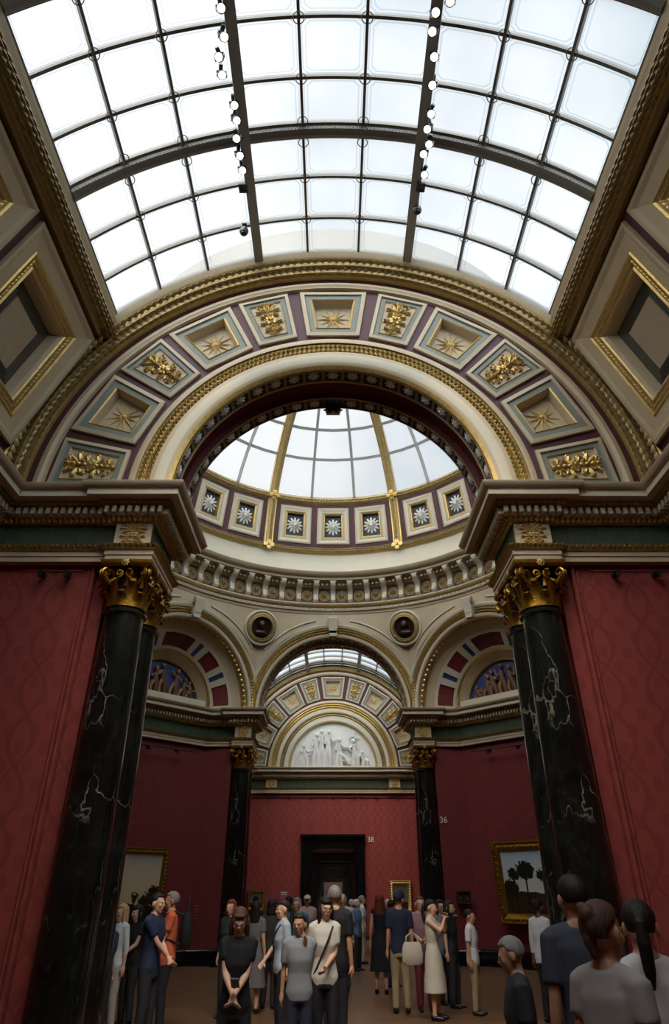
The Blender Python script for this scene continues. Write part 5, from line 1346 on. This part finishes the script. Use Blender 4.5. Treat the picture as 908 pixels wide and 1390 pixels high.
r, ar, s_ = person(385, 1223, 11.5, -70, 'woman with ponytail, pale blue t-shirt and dark shoulder strap, facing left', sex='f', hair='dark', style='pony', topc='a9b6c4', botc='1c1c22', rh=(.1, -.25, .98), sleeve=.42, strap='1a1d2b')
person(392, 1217, 17.0, 180, 'dark haired man in navy seen from behind, above the ponytail woman', hair='black', topc='232a3a')
person(404, 1219, 15.5, 10, 'elderly man with glasses and teal shirt behind the boy', hair='grey', topc='2e6d80', glasses=True, yaw=-30, sleeve=.45)
person(417, 1215, 19.0, 0, 'man with white cap and pale pink shirt near the doorway', hair='grey', topc='c9a8a0', cap='c8c8c6', botc='8b7d70', skin='skin_tan')
person(408, 1241, 9.3, 8, 'boy in a grey t-shirt with hand on his neck, front centre', hair='dark', topc='8f9296', botc='2a3040', yaw=-28, lh=(.06, -.09, 1.40), skin='skin_tan', sleeve=.5)
person(441, 1219, 9.9, 5, 'woman in white t-shirt with black hair and dark glasses, front centre', sex='f', hair='black', style='fringe', topc='cfc8bd', botc='24242a', glasses=True, lh=(-.0, -.22, 1.02), yaw=15, sleeve=.42, strap='26201c')
person(455, 1203, 10.7, 160, 'tall grey haired man in black polo shirt seen from behind at centre', hair='grey', topc='0e0f13', botc='22222a', yaw=30, fat=1.1, skin='skin_tan')
person(465, 1213, 17.0, -5, 'bald man in a white t-shirt standing before the doorway', hair='grey', style='bald', topc='cfcccb', botc='4c4c50')
person(484, 1221, 21.0, 60, 'white haired man in blue shirt right of the doorway', hair='white', topc='5b7ba3', botc='2b2a30')
person(491, 1216, 23.0, 100, 'grey haired man in white shirt and beige trousers beside the doorway', hair='grey', topc='cdd0d2', botc='b3a68e')
person(477, 1221, 26.0, 30, 'distant man in pale shirt between doorway and blue shirted man', hair='white', topc='b5b4b2')
person(515, 1214, 16.5, 170, 'red haired woman in black dress with floral wrap', sex='f', hair='red', style='long', topc='15151a', dress=True, sleeve=.05)
person(526, 1220, 19.0, 20, 'balding man in light blue shirt behind the red haired woman', hair='grey', style='bald', topc='7f93ad', botc='3b4b66')
person(531, 1222, 17.5, 150, 'dark haired person in denim blue top just left of the capped man', hair='black', topc='2a3a55', botc='2f4263')
person(540, 1211, 14.0, -175, 'man in navy t-shirt, navy cap and beige trousers, back turned', hair='dark', topc='17213a', botc='a08e6e', cap='18233d', skin='skin_tan', yaw=-35)
person(570, 1217, 14.2, 5, 'person with glasses and pink plaid shirt left of the photographing woman', sex='m', hair='brown', topc='8a6a73', botc='6a2430', glasses=True, lh=(.02, -.25, 1.08), rh=(.05, -.25, 1.05), style='short', skin='skin_fair', sleeve=.6)
r, ar, s_ = person(584, 1222, 13.3, 70, 'woman in sleeveless cream dress holding up a camera to take a photograph', sex='f', hair='dark', style='pony', topc='cfc9b8', dress=True, sleeve=.05, lh=(.03, -.26, 1.46), rh=(.06, -.26, 1.46))
mb = MB(); mb.box((0, 0, 0), (.13, .05, .08), 'black'); mb.tube([(0, -.02, 0), (0, -.1, 0)], [.033, .03], 'black', 12); mb.box((0, .0, .045), (.05, .04, .02), 'black'); o = mb.build('camera'); o.location = world(r, (.0, -.36, 1.50 * s_)); o.rotation_euler = (0, 0, R(70)); tag(o, 'black camera held up by the woman in the cream dress', 'camera')
bag('tote_bag', world(r, (.10, -.06, .82)) + Vector((-.45, -.25, .05)), (.34, .14, .3), 'c0b8ab', 'cream shoulder bag hanging beside the woman in the cream dress', R(10))
person(597, 1222, 15.0, 30, 'dark haired woman just behind the photographing woman', sex='f', hair='black', style='long', topc='6b6f76', skin='skin_tan')
person(609, 1223, 14.6, 60, 'woman with long dark hair in black, right of the photographing woman', sex='f', hair='dark', style='long', topc='15151a')
person(637, 1235, 13.8, 70, 'boy in loose white t-shirt and beige trousers standing alone at right', hair='black', topc='d2d4d5', botc='9a8a6c', skin='skin_tan', sleeve=.5)
person(696, 1268, 5.6, -100, 'grey haired man whose head shows at the bottom edge, left of the man in grey', hair='grey', topc='2c2d33', H=1.44, skin='skin_tan', pitch=12)
person(730, 1222, 13.0, 130, 'dark haired woman in white long sleeved shirt by the landscape painting', sex='f', hair='black', style='bun', topc='cfd3d8', botc='1c1c22', sleeve=.9, skin='skin_brown')
person(776, 1190, 5.0, 172, 'man with short dark hair in grey t-shirt seen from behind, right foreground', hair='dark', topc='3c3f4a', skin='skin_tan', yaw=12, fat=1.05, vox=.009)
r, ar, s_ = person(812, 1227, 3.75, 125, 'woman with brown bun and claw clip facing right, right foreground', sex='f', hair='brown', style='bun', topc='a8a09a', sleeve=.3, vox=.009, skin='skin_tan')
person(862, 1225, 4.3, 195, 'woman with dark tied hair and white top, furthest right foreground', sex='f', hair='dark', style='pony', topc='d5d0ca', yaw=-35, vox=.009, sleeve=.4)
